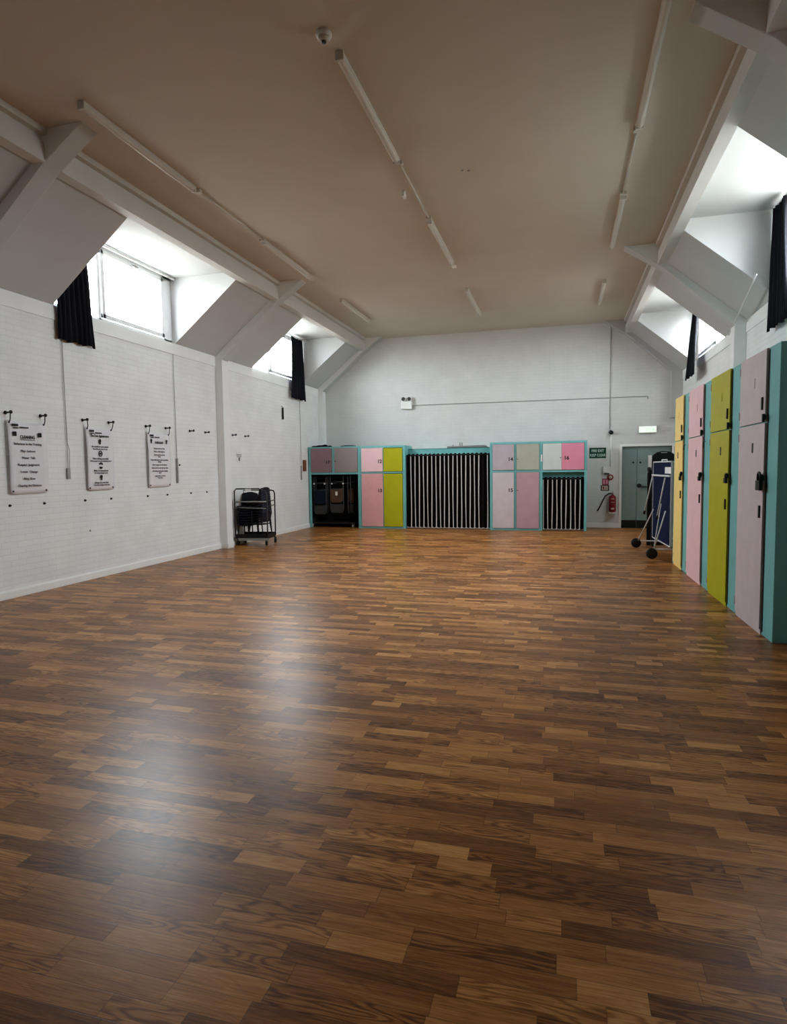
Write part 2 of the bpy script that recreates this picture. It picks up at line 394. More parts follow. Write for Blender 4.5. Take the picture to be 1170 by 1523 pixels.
# baseboards
k = 0
bb = MB()
for a, b in segs: bb.prism([(XL, 0), (XL+0.024, 0), (XL+0.024, 0.085), (XL+0.012, 0.105), (XL, 0.105)], 'Y', a, b)
for a, b in RIBS: bb.box(XL+0.15, XL+0.165, a, b, 0, 0.09)
struct('baseboard_left', bb, M['trim'], 0.004)
struct('baseboard_back', MB().box(XL, DX0-0.06, YB-0.018, YB, 0, 0.12), M['trim'], 0.004)

# ------------------------------------------------------------------ windows in the dormers
def window(idx, side, a, b):
    xw = XL-0.11 if side == 'L' else XR+0.05        # frame plane x range
    x0, x1 = xw, xw+0.06
    z0, z1 = ZW, ZD
    mid = a+0.35*(b-a)
    mb = MB()
    f = 0.055
    mb.box(x0, x1, a, b, z0, z0+f).box(x0, x1, a, b, z1-f, z1)
    mb.box(x0, x1, a, a+f, z0, z1).box(x0, x1, b-0.22, b, z0, z1).box(x0, x1, mid-0.03, mid+0.03, z0, z1)
    root = mb.build('window_%d' % idx, M['upvc'], None, 0.006); root['kind'] = 'structure'
    # opening casement in the larger light
    c0, c1, d0, d1 = mid+0.035, b-0.225, z0+f+0.005, z1-f-0.005
    s = 0.065
    inx = (x1-0.02, x1+0.022) if side == 'L' else (x0-0.022, x0+0.02)
    cs = MB().box(*inx, c0, c1, d0, d0+s).box(*inx, c0, c1, d1-s, d1).box(*inx, c0, c0+s, d0, d1).box(*inx, c1-s, c1, d0, d1)
    cs = cs.build('casement', M['upvc'], root, 0.006)
    hx = (inx[1], inx[1]+0.03) if side == 'L' else (inx[0]-0.03, inx[0])
    MB().box(*hx, (c0+c1)/2-0.07, (c0+c1)/2+0.07, d1-0.05, d1-0.025).box(*hx, (c0+c1)/2-0.02, (c0+c1)/2+0.02, d1-0.06, d1-0.015).build('handle', M['grey'], cs, 0.004)
    gx = (x0+0.02, x0+0.026)
    MB().box(*gx, a+f, mid-0.03, z0+f, z1-f).build('pane', M['glass'], root)
    MB().box(*gx, c0, c1, d0, d1).build('pane', M['glass'], root)
    # curtain rail inside the reveal
    rx = XL+0.035 if side == 'L' else XR-0.05
    MB().box(rx-0.012, rx+0.012, a+0.02, b-0.02, ZD-0.045, ZD-0.018).build('curtain_rail', M['white'], root)
    # daylight portal in the opening (sampling aid for the sky light)
    ld = bpy.data.lights.new('portal', 'AREA'); ld.shape = 'RECTANGLE'; ld.size = b-a; ld.size_y = z1-z0
    ld.cycles.is_portal = True
    lo = bpy.data.objects.new('window_portal', ld); COL.objects.link(lo)
    lo.location = (XL-0.16 if side == 'L' else XR+0.16, (a+b)/2, (z0+z1)/2)
    lo.rotation_euler = (0, -PI/2, 0) if side == 'L' else (0, PI/2, 0)
    # local x is vertical after this turn, so swap the sizes
    ld.size, ld.size_y = z1-z0, b-a
    return root
window(1, 'L', *DL[0]); window(2, 'L', *DL[1]); window(3, 'R', *DR[0]); window(4, 'R', *DR[1])

def window_curtain(pts_top, pts_bot, ztop, zbot, label, folds, depth=0.05, sx=1):
    """Bunched curtain: pts are (x,y) end points of the top and bottom edges."""
    bm = bmesh.new(); nu, nv = folds*8, 12; grid = []
    for j in range(nv+1):
        t = j/nv; row = []
        for i in range(nu+1):
            u = i/nu
            xt = pts_top[0][0]*(1-u)+pts_top[1][0]*u; yt = pts_top[0][1]*(1-u)+pts_top[1][1]*u
            xb = pts_bot[0][0]*(1-u)+pts_bot[1][0]*u; yb = pts_bot[0][1]*(1-u)+pts_bot[1][1]*u
            amp = depth*(0.75+0.25*math.sin(3*u*PI+1.3))
            x = xt*(1-t)+xb*t + sx*amp*0.5*(1+math.sin(2*PI*folds*u+0.5*math.sin(4*t+u*5)))
            y = yt*(1-t)+yb*t + 0.008*math.sin(9*t+u*11)
            zb = zbot + 0.012*math.sin(u*17)
            row.append(bm.verts.new((x, y, ztop*(1-t)+zb*t)))
        grid.append(row)
    for j in range(nv):
        for i in range(nu):
            bm.faces.new((grid[j][i], grid[j][i+1], grid[j+1][i+1], grid[j+1][i])).smooth = True
    mb = MB(); mb.bm.free(); mb.bm = bm
    o = mb.build('curtain', M['navy_cloth'])
    s = o.modifiers.new('solid', 'SOLIDIFY'); s.thickness = 0.006
    return tag(o, label, 'curtain', 'navy window curtains')
window_curtain([(-6.385, 6.70), (-6.385, 7.26)], [(-6.385, 6.70), (-6.385, 7.36)], 4.73, 3.255, 'navy curtain at the near edge of the left dormer window above the banners', 7)
window_curtain([(-6.35, 13.84), (-6.35, 14.53)], [(-6.34, 13.77), (-6.34, 14.63)], 4.73, 3.255, 'narrow navy curtain at the far left dormer window near the corner', 6)
window_curtain([(2.60, 8.60), (2.60, 9.12)], [(2.60, 8.45), (2.60, 9.24)], 4.73, 3.25, 'navy curtain of the near right dormer window cut by the picture edge', 7, 0.06, -1)
window_curtain([(2.60, 13.60), (2.60, 14.12)], [(2.46, 13.15), (2.46, 14.08)], 4.73, 3.27, 'slanting navy curtain of the far right dormer window above the yellow locker', 6, 0.05, -1)

# ------------------------------------------------------------------ double door in the end wall
door = MB()
door.box(DX0-0.06, DX0, YB-0.02, YB+0.12, 0, DZ+0.06).box(DX1, DX1+0.06, YB-0.02, YB+0.12, 0, DZ+0.06).box(DX0, DX1, YB-0.02, YB+0.12, DZ, DZ+0.06)
droot = door.build('door_1', M['trim'], None, 0.005); droot['kind'] = 'structure'
XM = 1.735
for (a, b) in ((DX0+0.004, XM-0.004), (XM+0.004, DX1-0.004)):
    leaf = MB().box(a, b, YB+0.06, YB+0.10, 0.006, DZ-0.004).build('door_leaf', M['door'], droot, 0.003)
    MB().box(a+0.004, b-0.004, YB+0.052, YB+0.06, 0.008, 0.185).build('kick_plate', M['black'], leaf)
    xk = XM-0.085 if b < 1.9 else XM+0.075
    MB().lathe([(0.022, 0), (0.022, -0.012), (0.014, -0.016)], (xk, YB+0.06, 1.59), 'Y', 14).build('spy_plate', M['black'], leaf)
leafs = [o for o in droot.children if o.name.startswith('door_leaf')]
MB().box(XM+0.02, XM+0.09, YB+0.048, YB+0.06, 0.90, 1.08).build('lock_plate', M['grey'], leafs[1], 0.003)
MB().tube([(XM+0.055, YB+0.05, 1.0), (XM+0.055, YB+0.0, 1.0), (XM+0.10, YB-0.01, 1.0), (XM+0.34, YB-0.01, 0.995)], 0.013, 8).lathe([(0.05, 0), (0.05, -0.02), (0.02, -0.03)], (XM+0.055, YB+0.05, 1.03), 'Y', 16).build('lever_handle', M['black'], leafs[1])
struct('trim_19', MB().box(DX0, DX1, YB, YB+0.12, -0.02, 0.004), M['black'])

e = MB().box(1.985, 2.065, YB+0.050, YB+0.056, 1.46, 1.76).build('door_notice', M['paper'])
tag(e, 'tall narrow white notice on the grey-green exit door', 'sign')

# ------------------------------------------------------------------ locker numbers and doors
RX = (PI/2, 0, 0)                                   # lettering upright, facing -Y
def add_door(root, x0, x1, z0, z1, mat, y, knob=None, label=None):
    """Overlay door on the front of a cabinet that faces -Y, in cabinet coordinates."""
    d = MB().box(x0, x1, y-0.018, y+0.002, z0, z1).build('door', mat, root, 0.003)
    if label: d['label'] = label
    if knob:
        MB().lathe([(0.005, 0), (0.005, -0.012), (0.012, -0.016), (0.012, -0.024), (0.006, -0.028)], (knob[0], y-0.018, knob[1]), 'Y', 10).build('knob', M['blackmetal'], d)
    return d
YF = 14.9
def carcass(x0, x1, z1, stiles, rails, inside, depth=0.74, back=True, name='body'):
    """Open fronted cupboard: sides, top, back, floor shelf and a face frame."""
    mb = MB(); t = 0.022; yb = YF+depth
    mb.box(x0, x0+t, YF+0.02, yb, 0, z1-t).box(x1-t, x1, YF+0.02, yb, 0, z1-t).box(x0, x1, YF, yb, z1-t, z1)
    if back: mb.box(x0+t, x1-t, yb-0.012, yb, 0, z1-t, 1)
    for a, b, za, zb in stiles: mb.box(a, b, YF, YF+0.022, za, zb)
    for a, b, za, zb in rails: mb.box(a, b, YF-0.001, YF+0.021, za, zb)
    return mb

# cupboard 11: two small doors over an open bay
c = empty('storage_cupboard', (-5.69, YF, 0), 'turquoise cupboard 11 in the left corner with two dusky doors over an open bay', 'cupboard', group='turquoise storage cupboards along the end wall')
def local(root, mb, name, mats, bevel=0.0):
    o = mb.build(name, mats, root, bevel); 
    return o
def shift(root, o):                                   # geometry was written in world coordinates
    o.matrix_parent_inverse = Matrix.Translation(root.location).inverted()
def fix(root):
    for o in root.children: shift(root, o)
ZT = 2.10
mb = carcass(-6.395, -4.985, ZT, [(-6.395, -6.335, 0, ZT), (-5.045, -4.985, 0, ZT), (-5.745, -5.685, 1.40, ZT)], [(-6.395, -4.985, ZT-0.035, ZT), (-6.395, -4.985, 1.385, 1.435)], None)
mb.box(-6.37, -5.0, YF+0.022, YF+0.72, 1.395, 1.42, 0).box(-6.373, -6.368, YF+0.03, YF+0.72, 0, 1.394, 1).box(-5.012, -5.007, YF+0.03, YF+0.72, 0, 1.394, 1).box(-6.36, -5.01, YF+0.03, YF+0.72, 1.388, 1.394, 1)  # thin dark linings paint the shade inside the bay
local(c, mb, 'body', [M['teal'], M['dark_in']], 0.002)
d = add_door(c, -6.33, -5.75, 1.44, ZT-0.04, M['dusk'], YF, (-5.79, 1.72), 'dusky mauve door')
text('number', '11', 0.12, (-5.86, YF-0.021, 1.70), RX, M['ink'], d, bold=0.004)
add_door(c, -5.68, -5.05, 1.44, ZT-0.04, M['duskgrey'], YF, (-5.64, 1.72), 'dusky grey door')
fix(c)

# cupboard 12/13: pink and lime doors
c = empty('storage_cupboard', (-4.39, YF, 0), 'turquoise cupboard 12 and 13 with pink doors beside lime green doors', 'cupboard', group='turquoise storage cupboards along the end wall')
x0, x1 = -4.984, -3.80
mb = carcass(x0, x1, 2.095, [(x0, x0+0.035, 0, 2.09), (x1-0.065, x1, 0, 2.09), (-4.385, -4.355, 0, 2.09)], [(x0, x1, 2.045, 2.095), (x0, x1, 1.40, 1.44), (x0, x1, 0, 0.045)], None)
local(c, mb, 'body', [M['teal'], M['teal_in']], 0.002)
d = add_door(c, x0+0.04, -4.38, 1.445, 2.04, M['pink'], YF, None, 'pale pink door')
text('number', '12', 0.12, (-4.46, YF-0.021, 1.70), RX, M['ink'], d, bold=0.004)
add_door(c, -4.355, x1-0.07, 1.445, 2.03, M['lime'], YF, None, 'lime green door')
d = add_door(c, x0+0.04, -4.38, 0.05, 1.395, M['pink_far'], YF, None, 'pink door')
text('number', '13', 0.12, (-4.46, YF-0.021, 0.96), RX, M['ink'], d, bold=0.004)
add_door(c, -4.355, x1-0.07, 0.05, 1.385, M['lime'], YF, None, 'lime green door')
fix(c)

# open bay behind the wide striped curtain: recessed fascia and shelf
c = empty('shelf_unit', (-2.74, YF, 0), 'low turquoise shelf unit whose front the wide striped curtain covers', 'shelf unit')
mb = MB().box(-3.79, -1.70, YF+0.33, YF+0.355, 1.84, 2.005).box(-3.79, -1.70, YF+0.33, YF+0.93, 1.99, 2.01).box(-3.79, -1.70, YF+0.905, YF+0.92, 0, 1.99, 1)
local(c, mb, 'body', [M['teal'], M['dark_in']], 0.002)
MB().tube([(-3.79, YF+0.10, 1.835), (-1.70, YF+0.10, 1.835)], 0.012, 8).build('curtain_pole', M['blackmetal'], c)
fix(c)

# cupboard 14/15
c = empty('storage_cupboard', (-1.1, YF, 0), 'turquoise cupboard 14 and 15 with lavender, sage and mauve doors', 'cupboard', group='turquoise storage cupboards along the end wall')
x0, x1 = -1.69, -0.505
mb = carcass(x0, x1, 2.11, [(x0, x0+0.06, 0, 2.10), (x1-0.025, x1, 0, 2.10), (-1.115, -1.065, 0, 2.10)], [(x0, x1, 2.06, 2.11), (x0, x1, 1.395, 1.44), (x0, x1, 0, 0.045)], None)
local(c, mb, 'body', [M['teal'], M['teal_in']], 0.002)
d = add_door(c, x0+0.065, -1.12, 1.445, 2.055, M['palepurple'], YF, None, 'lavender door')
text('number', '14', 0.12, (-1.20, YF-0.021, 1.70), RX, M['ink'], d, bold=0.004)
add_door(c, -1.06, x1-0.03, 1.445, 2.055, M['sage'], YF, (-1.03, 1.70), 'sage grey door')
d = add_door(c, x0+0.065, -1.12, 0.05, 1.39, M['lav'], YF, None, 'lavender grey door')
text('number', '15', 0.12, (-1.20, YF-0.021, 0.96), RX, M['ink'], d, bold=0.004)
add_door(c, -1.06, x1-0.03, 0.05, 1.39, M['rosewood'], YF, (-1.03, 0.96), 'rose mauve door')
fix(c)

# cupboard 16 over the narrow curtained bay
c = empty('storage_cupboard', (0.02, YF, 0), 'turquoise cupboard 16 with mint and bright pink doors over a curtained bay', 'cupboard', group='turquoise storage cupboards along the end wall')
x0, x1 = -0.503, 0.545
mb = carcass(x0, x1, 2.11, [(x0, x0+0.045, 0, 2.10), (x1-0.06, x1, 0, 2.10)], [(x0, x1, 2.06, 2.11), (x0, x1, 1.385, 1.435)], None)
mb.box(x0+0.02, x1-0.02, YF+0.022, YF+0.72, 1.39, 1.42)
mb.box(x0+0.022, x1-0.022, YF+0.20, YF+0.215, 1.20, 1.39)
local(c, mb, 'body', [M['teal'], M['teal_in']], 0.002)
add_door(c, x0+0.05, -0.026, 1.44, 2.055, M['mint'], YF, (-0.05, 1.72), 'pale mint door')
d = add_door(c, -0.022, x1-0.065, 1.44, 2.055, M['hotpink'], YF, None, 'bright pink door')
text('number', '16', 0.12, (0.085, YF-0.021, 1.71), RX, M['ink'], d, bold=0.004)
MB().tube([(x0+0.022, YF+0.10, 1.225), (x1-0.022, YF+0.10, 1.225)], 0.012, 8).build('curtain_pole', M['blackmetal'], c)
MB().box(x0+0.004, x0+0.04, YF-0.006, YF, 1.64, 1.80).build('paper_tag', M['paper'], c)
fix(c)

def striped_curtain(x0, first, pitch, count, x1, ztop, zbot, skip, label):
    """Black curtain in regular waves with a white stripe on each wave and a white hem."""
    bm = bmesh.new()
    xs = []; 
    a = first-pitch*round((first-x0)/pitch+0.5)
    i = 0
    sub = 10
    while True:
        x = a+i*pitch/sub
        if x > x1: break
        if x >= x0: xs.append((x, i))
        i += 1
    zs = [zbot, zbot+0.028, zbot+0.06]+[zbot+0.06+(ztop-0.05-zbot-0.06)*j/10 for j in range(1, 11)]+[ztop]
    grid = []
    for j, z in enumerate(zs):
        row = []
        t = (z-zbot)/(ztop-zbot)
        for x, i in xs:
            ph = (x-first)/pitch
            y = YF+0.10-0.035*math.cos(2*PI*ph)*(0.85+0.15*math.sin(ph*1.7))
            zz = z + (0.016*math.cos(2*PI*(ph+0.5)) if j == len(zs)-1 else 0) + (0.010*math.cos(2*PI*ph) if j <= 1 else 0)
            row.append(bm.verts.new((x+0.006*math.sin(5*t+ph*2.1)*(1-t*0.5), y, zz)))
        grid.append(row)
    stripes = {round((first+k*pitch-first)/pitch) for k in range(count)} - set(skip)
    for j in range(len(zs)-1):
        for q in range(len(xs)-1):
            f = bm.faces.new((grid[j][q], grid[j][q+1], grid[j+1][q+1], grid[j+1][q])); f.smooth = True
            xm = (xs[q][0]+xs[q+1][0])/2; ph = (xm-first)/pitch
            near = round(ph)
            if j == 0 or (abs(ph-near) < 0.115 and near in stripes and j < len(zs)-2): f.material_index = 1
    mb = MB(); mb.bm.free(); mb.bm = bm
    o = mb.build('striped_curtain', [M['black_cloth'], M['white_stripe']])
    o.modifiers.new('solid', 'SOLIDIFY').thickness = 0.004
    return tag(o, label, 'curtain')
striped_curtain(-3.785, -3.668, 0.10625, 19, -1.705, 1.865, 0.014, [17], 'wide black curtain with white vertical stripes between cupboards 13 and 15')
striped_curtain(-0.455, -0.441, 0.1046, 9, 0.482, 1.255, 0.014, [], 'narrow black curtain with white vertical stripes under cupboard 16')

# things lying on the cupboards
def cloth_lump(name, pts, z, label, cat):
    mb = MB()
    for (x, y, rx, ry, h) in pts:
        r = bmesh.ops.create_uvsphere(mb.bm, u_segments=14, v_segments=8, radius=1.0)
        for v in r['verts']:
            zz = max(v.co.z, 0)
            w = 1+0.18*math.sin(5*v.co.x+3*v.co.y)
            v.co = Vector((x+v.co.x*rx*w, y+v.co.y*ry, z+zz*h*w))
    o = mb.build(name, M['black_cloth'])
    for p in o.data.polygons: p.use_smooth = True
    return tag(o, label, cat)
cloth_lump('folded_cloth', [(-6.24, 15.15, 0.15, 0.14, 0.05), (-6.06, 15.12, 0.16, 0.12, 0.065), (-5.93, 15.15, 0.13, 0.1, 0.04)], ZT, 'rumpled black cloth on top of cupboard 11 at the left corner', 'cloth')
o = MB().box(-0.17, 0.17, -0.12, 0.12, 0, 0.018).prism([(-0.17, 0.018), (0.17, 0.018), (0.15, 0.03), (-0.05, 0.034)], 'Y', -0.11, 0.11).build('flat_folder', M['darkgrey'], None, 0.004, (-5.36, 15.1, ZT))
tag(o, 'thin dark folder on the right half of cupboard 11', 'folder')
br = empty('long_board', (-2.28, YF+0.55, 2.01), 'long grey board with small pegs on the shelf above the wide striped curtain', 'board')
MB().prism([(-0.52, 0), (0.48, 0), (0.42, 0.062), (-0.52, 0.046)], 'Y', -0.16, 0.16).build('board', M['boardgrey'], br, 0.004)
MB().box(-0.52, 0.50, -0.17, 0.17, -0.0, 0.014).build('underside', M['black'], br)
for px, h in ((-0.40, 0.03), (-0.22, 0.085), (-0.17, 0.08)):
    MB().lathe([(0.012, 0), (0.012, h), (0.02, h), (0.02, h+0.01)], (px, 0, 0.045), 'Z', 10).build('peg', M['grey'], br)

# ------------------------------------------------------------------ tall lockers along the right wall
ROW = (1.707, 5.727, 0.0); RZ = 0.0119
RT = (PI/2, 0, -PI/2)
def locker(u0, u1, dnear, dfar, zsplit, mat, label, pl_label, extra_stile=False, open_gap=False):
    ca, sa = math.cos(RZ), math.sin(RZ)
    root = empty('tall_locker', (ROW[0]-sa*u0, ROW[1]+ca*u0, 0), label, 'locker', RZ, 'tall lockers along the right wall')
    H, D = 2.50, 0.90
    w = u1-u0
    mb = MB().box(0.0, D, 0, w, 0.0, H)
    mb.build('body', M['teal'], root, 0.004)
    a, b = dnear-u0, dfar-u0
    ds = []
    for (z0, z1, nm) in ((zsplit+0.006, H-0.004, 'upper_door'), (0.045, zsplit-0.006, 'lower_door')):
        dd = MB().box(-0.022, 0.001, a, b, z0, z1).build(nm, mat, root, 0.003)
        ds.append(dd)
        hp = z1-0.11 if nm == 'lower_door' else z0+0.09
        # pull slot near the opening edge
        zs = 1.085 if nm == 'lower_door' else zsplit+0.165
        MB().box(-0.036, -0.021, a+0.05, a+0.075, zs-0.055, zs+0.055).build('pull_handle', M['black'], dd, 0.003)
        # number holder
        zc = 1.652 if nm == 'lower_door' else 2.235
        MB().box(-0.027, -0.021, a+0.30, a+0.335, zc-0.045, zc+0.045).build('number_plate', M['darkgrey'] if nm == 'lower_door' else mat, dd, 0.002)
        # hasp at the opening edge
        zh = 1.385 if nm == 'lower_door' else zsplit+0.04
        MB().box(-0.034, -0.021, a-0.035, a+0.04, zh-0.022, zh+0.022).box(-0.05, -0.03, a-0.03, a-0.006, zh-0.04, zh+0.03).build('hasp', M['blackmetal'], dd, 0.003)
        # hinges on the far edge
        for zz in (z0+0.1, z1-0.1): MB().box(-0.026, 0.0, b-0.006, b+0.022, zz-0.035, zz+0.035).build('hinge', M['grey'], dd)
    MB().box(-0.012, 0.001, a, b, 0.0, 0.042).build('plinth', mat, root)
    if a > 0.02:
        MB().box(-0.004, 0.0, a-0.028, a, 0.03, H-0.02).build('shadow_strip', M['black'], root)  # black strip paints the shade along the door's near edge
    return root
lk = [
 locker(0.0, 1.36, 0.275, 1.03, 1.866, M['lav'], 'tall lavender grey locker nearest the camera at the row end', ''),
 locker(1.36, 2.52, 1.40, 2.20, 1.872, M['lime'], 'tall lime green locker between the lavender and pink ones', ''),
 locker(2.52, 3.72, 2.60, 3.41, 1.866, M['pink'], 'tall pale pink locker between the lime green and yellow ones', ''),
 locker(3.72, 4.54, 3.80, 4.38, 1.861, M['yellow'], 'tall yellow locker at the far end of the row by the blue table', ''),
]
def padlock(u, z, label, k=1.0):
    ca, sa = math.cos(RZ), math.sin(RZ); xo = -0.052
    root = empty('padlock', (ROW[0]-sa*u+ca*xo, ROW[1]+ca*u+sa*xo, z), label, 'padlock', RZ, 'padlocks on the tall lockers')
    MB().box(-0.014, 0.014, -0.042*k, 0.042*k, -0.10*k, -0.03*k).build('lock_body', M['black'], root, 0.006)
    pts = [(0, -0.026*k, -0.04*k), (0, -0.026*k, 0.0)]+[(0, -0.026*k*math.cos(PI*i/8), 0.026*k*math.sin(PI*i/8)) for i in range(1, 8)]+[(0, 0.026*k, 0.0), (0, 0.026*k, -0.04*k)]
    MB().tube(pts, 0.008*k, 8).build('shackle', M['blackmetal'], root)
    return root
padlock(0.285, 1.40, 'large black padlock on the lavender grey locker', 1.25)
padlock(1.37, 1.39, 'black padlock on the lime green locker', 0.8)
padlock(2.58, 1.39, 'black padlock on the pale pink locker', 0.8)
padlock(3.78, 1.37, 'small black padlock on the yellow locker', 0.8)
for u, z, lab in ((2.46, 1.76, 'bent wire hook on the stile right of the pink locker'), (3.64, 1.76, 'bent wire hook on the stile right of the yellow locker')):
    ca, sa = math.cos(RZ), math.sin(RZ)
    pts = [(0.0, 0.06, 0.03), (-0.03, 0.05, 0.02)]+[(-0.035, 0.0-0.03*math.cos(t), -0.01+0.032*math.sin(t)) for t in [PI*1.2*i/8-2.2 for i in range(9)]]
    o = MB().tube([Vector(p) for p in pts], 0.004, 6).build('wire_hook', M['blackmetal'], None, 0, (ROW[0]-sa*u, ROW[1]+ca*u, z)); o.rotation_euler = (0, 0, RZ)
    tag(o, lab, 'hook', 'wire hooks on the tall lockers')

# ------------------------------------------------------------------ folded blue table behind the lockers
tt = empty('folding_table', (1.60, 11.08, 0), 'folded blue table on wheels standing on edge behind the yellow locker', 'table')
tA, tB = Vector((1.634, 10.37, 0)), Vector((1.563, 11.79, 0))
ang = math.atan2(-(tB.x-tA.x), (tB.y-tA.y))
Mt = Matrix.Translation(tA) @ Matrix.Rotation(ang, 4, 'Z')
Lb = (tB-tA).length
for nm, xa in (('table_half', 0.0), ('table_half', 0.30)):
    h = MB().box(xa, xa+0.022, 0, Lb, 0.23, 1.563, 0, Mt).build(nm, M['bluetable'], tt, 0.002)
    e = MB()
    s0 = xa-0.008
    e.box(s0, s0+0.036, -0.012, Lb+0.012, 0.218, 0.236, 0, Mt).box(s0, s0+0.036, -0.012, Lb+0.012, 1.557, 1.577, 0, Mt)
    e.box(s0, s0+0.036, -0.012, 0.006, 0.22, 1.575, 0, Mt).box(s0, s0+0.036, Lb-0.006, Lb+0.012, 0.22, 1.575, 0, Mt)
    e.build('edge_frame', M['silver'], h)
u = MB()
u.box(-0.03, -0.005, 0.0, Lb, 1.325, 1.352, 0, Mt).build('cross_bar', M['silver'], tt)
struts = [((1.50, 11.40, 1.33), (1.44, 11.92, 0.68)), ((1.55, 10.42, 1.31), (1.50, 10.80, 0.68)), ((1.50, 11.25, 0.76), (1.35, 12.02, 0.13)), ((1.56, 10.38, 0.79), (1.43, 10.60, 0.16)), ((1.52, 10.55, 0.90), (1.44, 10.66, 0.20))]
for a, b in struts[:2]:
    o = MB().tube([a, b], 0.012, 8).build('leg', M['silver'], tt)
    bv = Vector(b); d = (bv-Vector(a)).normalized()
    MB().tube([bv-d*0.02, bv+d*0.06], 0.02, 8).build('rubber_foot', M['black'], o)
for a, b in struts[2:]: MB().tube([a, b], 0.011 if b != struts[4][1] else 0.008, 8).build('strut', M['silver'], tt)
MB().tube([(1.35, 12.02, 0.13), (1.95, 12.0, 0.13)], 0.012, 8).build('axle_bar', M['silver'], tt)
MB().tube([(1.43, 10.60, 0.16), (2.0, 10.62, 0.16)], 0.012, 8).build('axle_bar', M['silver'], tt)
for (x, y, r) in ((1.315, 12.03, 0.088), (1.395, 10.58, 0.088), (1.96, 12.0, 0.088), (2.0, 10.62, 0.088)):
    MB().lathe([(0.02, -0.024), (r-0.012, -0.024), (r, -0.014), (r, 0.014), (r-0.012, 0.024), (0.02, 0.024)], (x, y, r), 'Y', 20).build('wheel', M['black'], tt)
MB().tube([tA+Vector((0.01, 0.5, 1.575)), tA+Vector((0.01, 0.5, 1.60)), tA+Vector((-0.01, 0.9, 1.60)), tA+Vector((-0.01, 0.9, 1.575))], 0.009, 8).build('grip', M['silver'], tt)
fix(tt)
p = MB().box(-0.004, -0.0005, 0.0+0.02, 0.46, 1.375, 1.478, 0, Mt).build('paper_sheet', M['paper'])
tag(p, 'white sheet stuck high on the face of the folded blue table', 'paper')
# black folding table with carry handle standing behind
bt = empty('folded_stage_table', (1.80, 12.30, 0), 'tall black rounded folding table with carry handle behind the blue table', 'folding table')
poly = [(-0.20, 0.02), (0.20, 0.02), (0.20, 1.66), (0.175, 1.715), (0.09, 1.765), (-0.03, 1.775), (-0.12, 1.75), (-0.185, 1.705), (-0.20, 1.66)]
MB().prism(poly, 'Y', -0.03, 0.03).build('panel', M['black'], bt, 0.006)
MB().box(-0.055, 0.055, -0.034, -0.028, 1.735, 1.752).build('handle', M['grey'], bt, 0.004)
for q in (-0.165, 0.165): MB().box(q-0.025, q+0.025, -0.06, 0.06, 0, 0.03).build('foot', M['black'], bt)
bt2 = empty('folded_screen', (1.60, 12.42, 0), 'narrow black folded screen between the exit door and the blue table', 'screen')
MB().prism([(-0.06, 0.0), (0.06, 0.0), (0.06, 1.38), (0.02, 1.42), (-0.03, 1.42), (-0.06, 1.36)], 'Y', -0.03, 0.03).build('panel', M['black'], bt2, 0.004)
MB().lathe([(0.03, 0), (0.035, 0.05), (0.02, 0.08)], (-0.03, 0, 1.40), 'Z', 10).build('cap', M['black'], bt2)

# ------------------------------------------------------------------ end wall fittings
ex = empty('exit_light', (1.95, YB, 2.37), 'lit white emergency exit light above the grey-green door', 'exit light')
MB().box(-0.205, 0.205, -0.07, 0, -0.085, 0.085).build('housing', M['white'], ex, 0.02)
MB().box(-0.19, 0.19, -0.082, -0.07, -0.07, 0.07).build('diffuser', M['exit'], ex, 0.01)
sy = MB(); sy.box(-0.045, 0.055, -0.0845, -0.082, 0.016, 0.026).box(-0.05, 0.06, -0.0845, -0.082, -0.012, -0.004).box(-0.06, -0.02, -0.0845, -0.082, -0.04, -0.03)
sy.prism([(0.10, -0.025), (0.15, 0.0), (0.10, 0.025)], 'Y', -0.0845, -0.082)
sy.build('symbol', M['exitgreen'], ex)

sg = empty('fire_exit_sign', (0.825, YB, 1.833), 'green fire exit keep clear sign beside cupboard 16', 'sign')
MB().box(-0.195, 0.195, -0.008, 0, -0.128, 0.128).build('panel', M['green'], sg, 0.002)
text('lettering', 'FIRE EXIT', 0.088, (0, -0.010, 0.052), RX, M['signtext'], sg, xs=0.8, bold=0.002)
text('lettering', 'KEEP CLEAR', 0.088, (0, -0.010, -0.056), RX, M['signtext'], sg, xs=0.76, bold=0.002)

cam_ = empty('security_camera', (1.12, YB, 2.33), 'small black dome camera on the end wall above the fire exit sign', 'camera')
MB().lathe([(0.05, 0), (0.05, -0.03), (0.03, -0.045)], (0, 0, 0.0), 'Y', 18).build('mount', M['darkgrey'], cam_)
m_ = MB(); r = bmesh.ops.create_uvsphere(m_.bm, u_segments=16, v_segments=10, radius=0.048)
for v in r['verts']: v.co += Vector((0.012, -0.075, -0.012))
for f in m_.bm.faces: f.smooth = True
m_.build('dome', M['black'], cam_)

o = MB().tube([(1.10, YB-0.010, ZC-0.005), (1.10, YB-0.010, 2.40)], 0.010, 8).build('conduit', M['cord']); tag(o, 'thin vertical conduit on the end wall from ceiling to camera', 'conduit')
o = MB().tube([(1.125, YB-0.010, 2.26), (1.125, YB-0.010, 1.50)], 0.012, 8).build('conduit', M['plaster']); tag(o, 'short vertical conduit between the camera and the grey switch box', 'conduit')
o = MB().tube([(-3.80, YB-0.012, 3.17), (-1.0, YB-0.012, 3.165), (1.93, YB-0.012, 3.16), (1.95, YB-0.012, 3.15), (1.95, YB-0.012, 3.10)], 0.011, 8).build('cable', M['cord']); tag(o, 'long horizontal grey cable high on the end wall', 'cable')

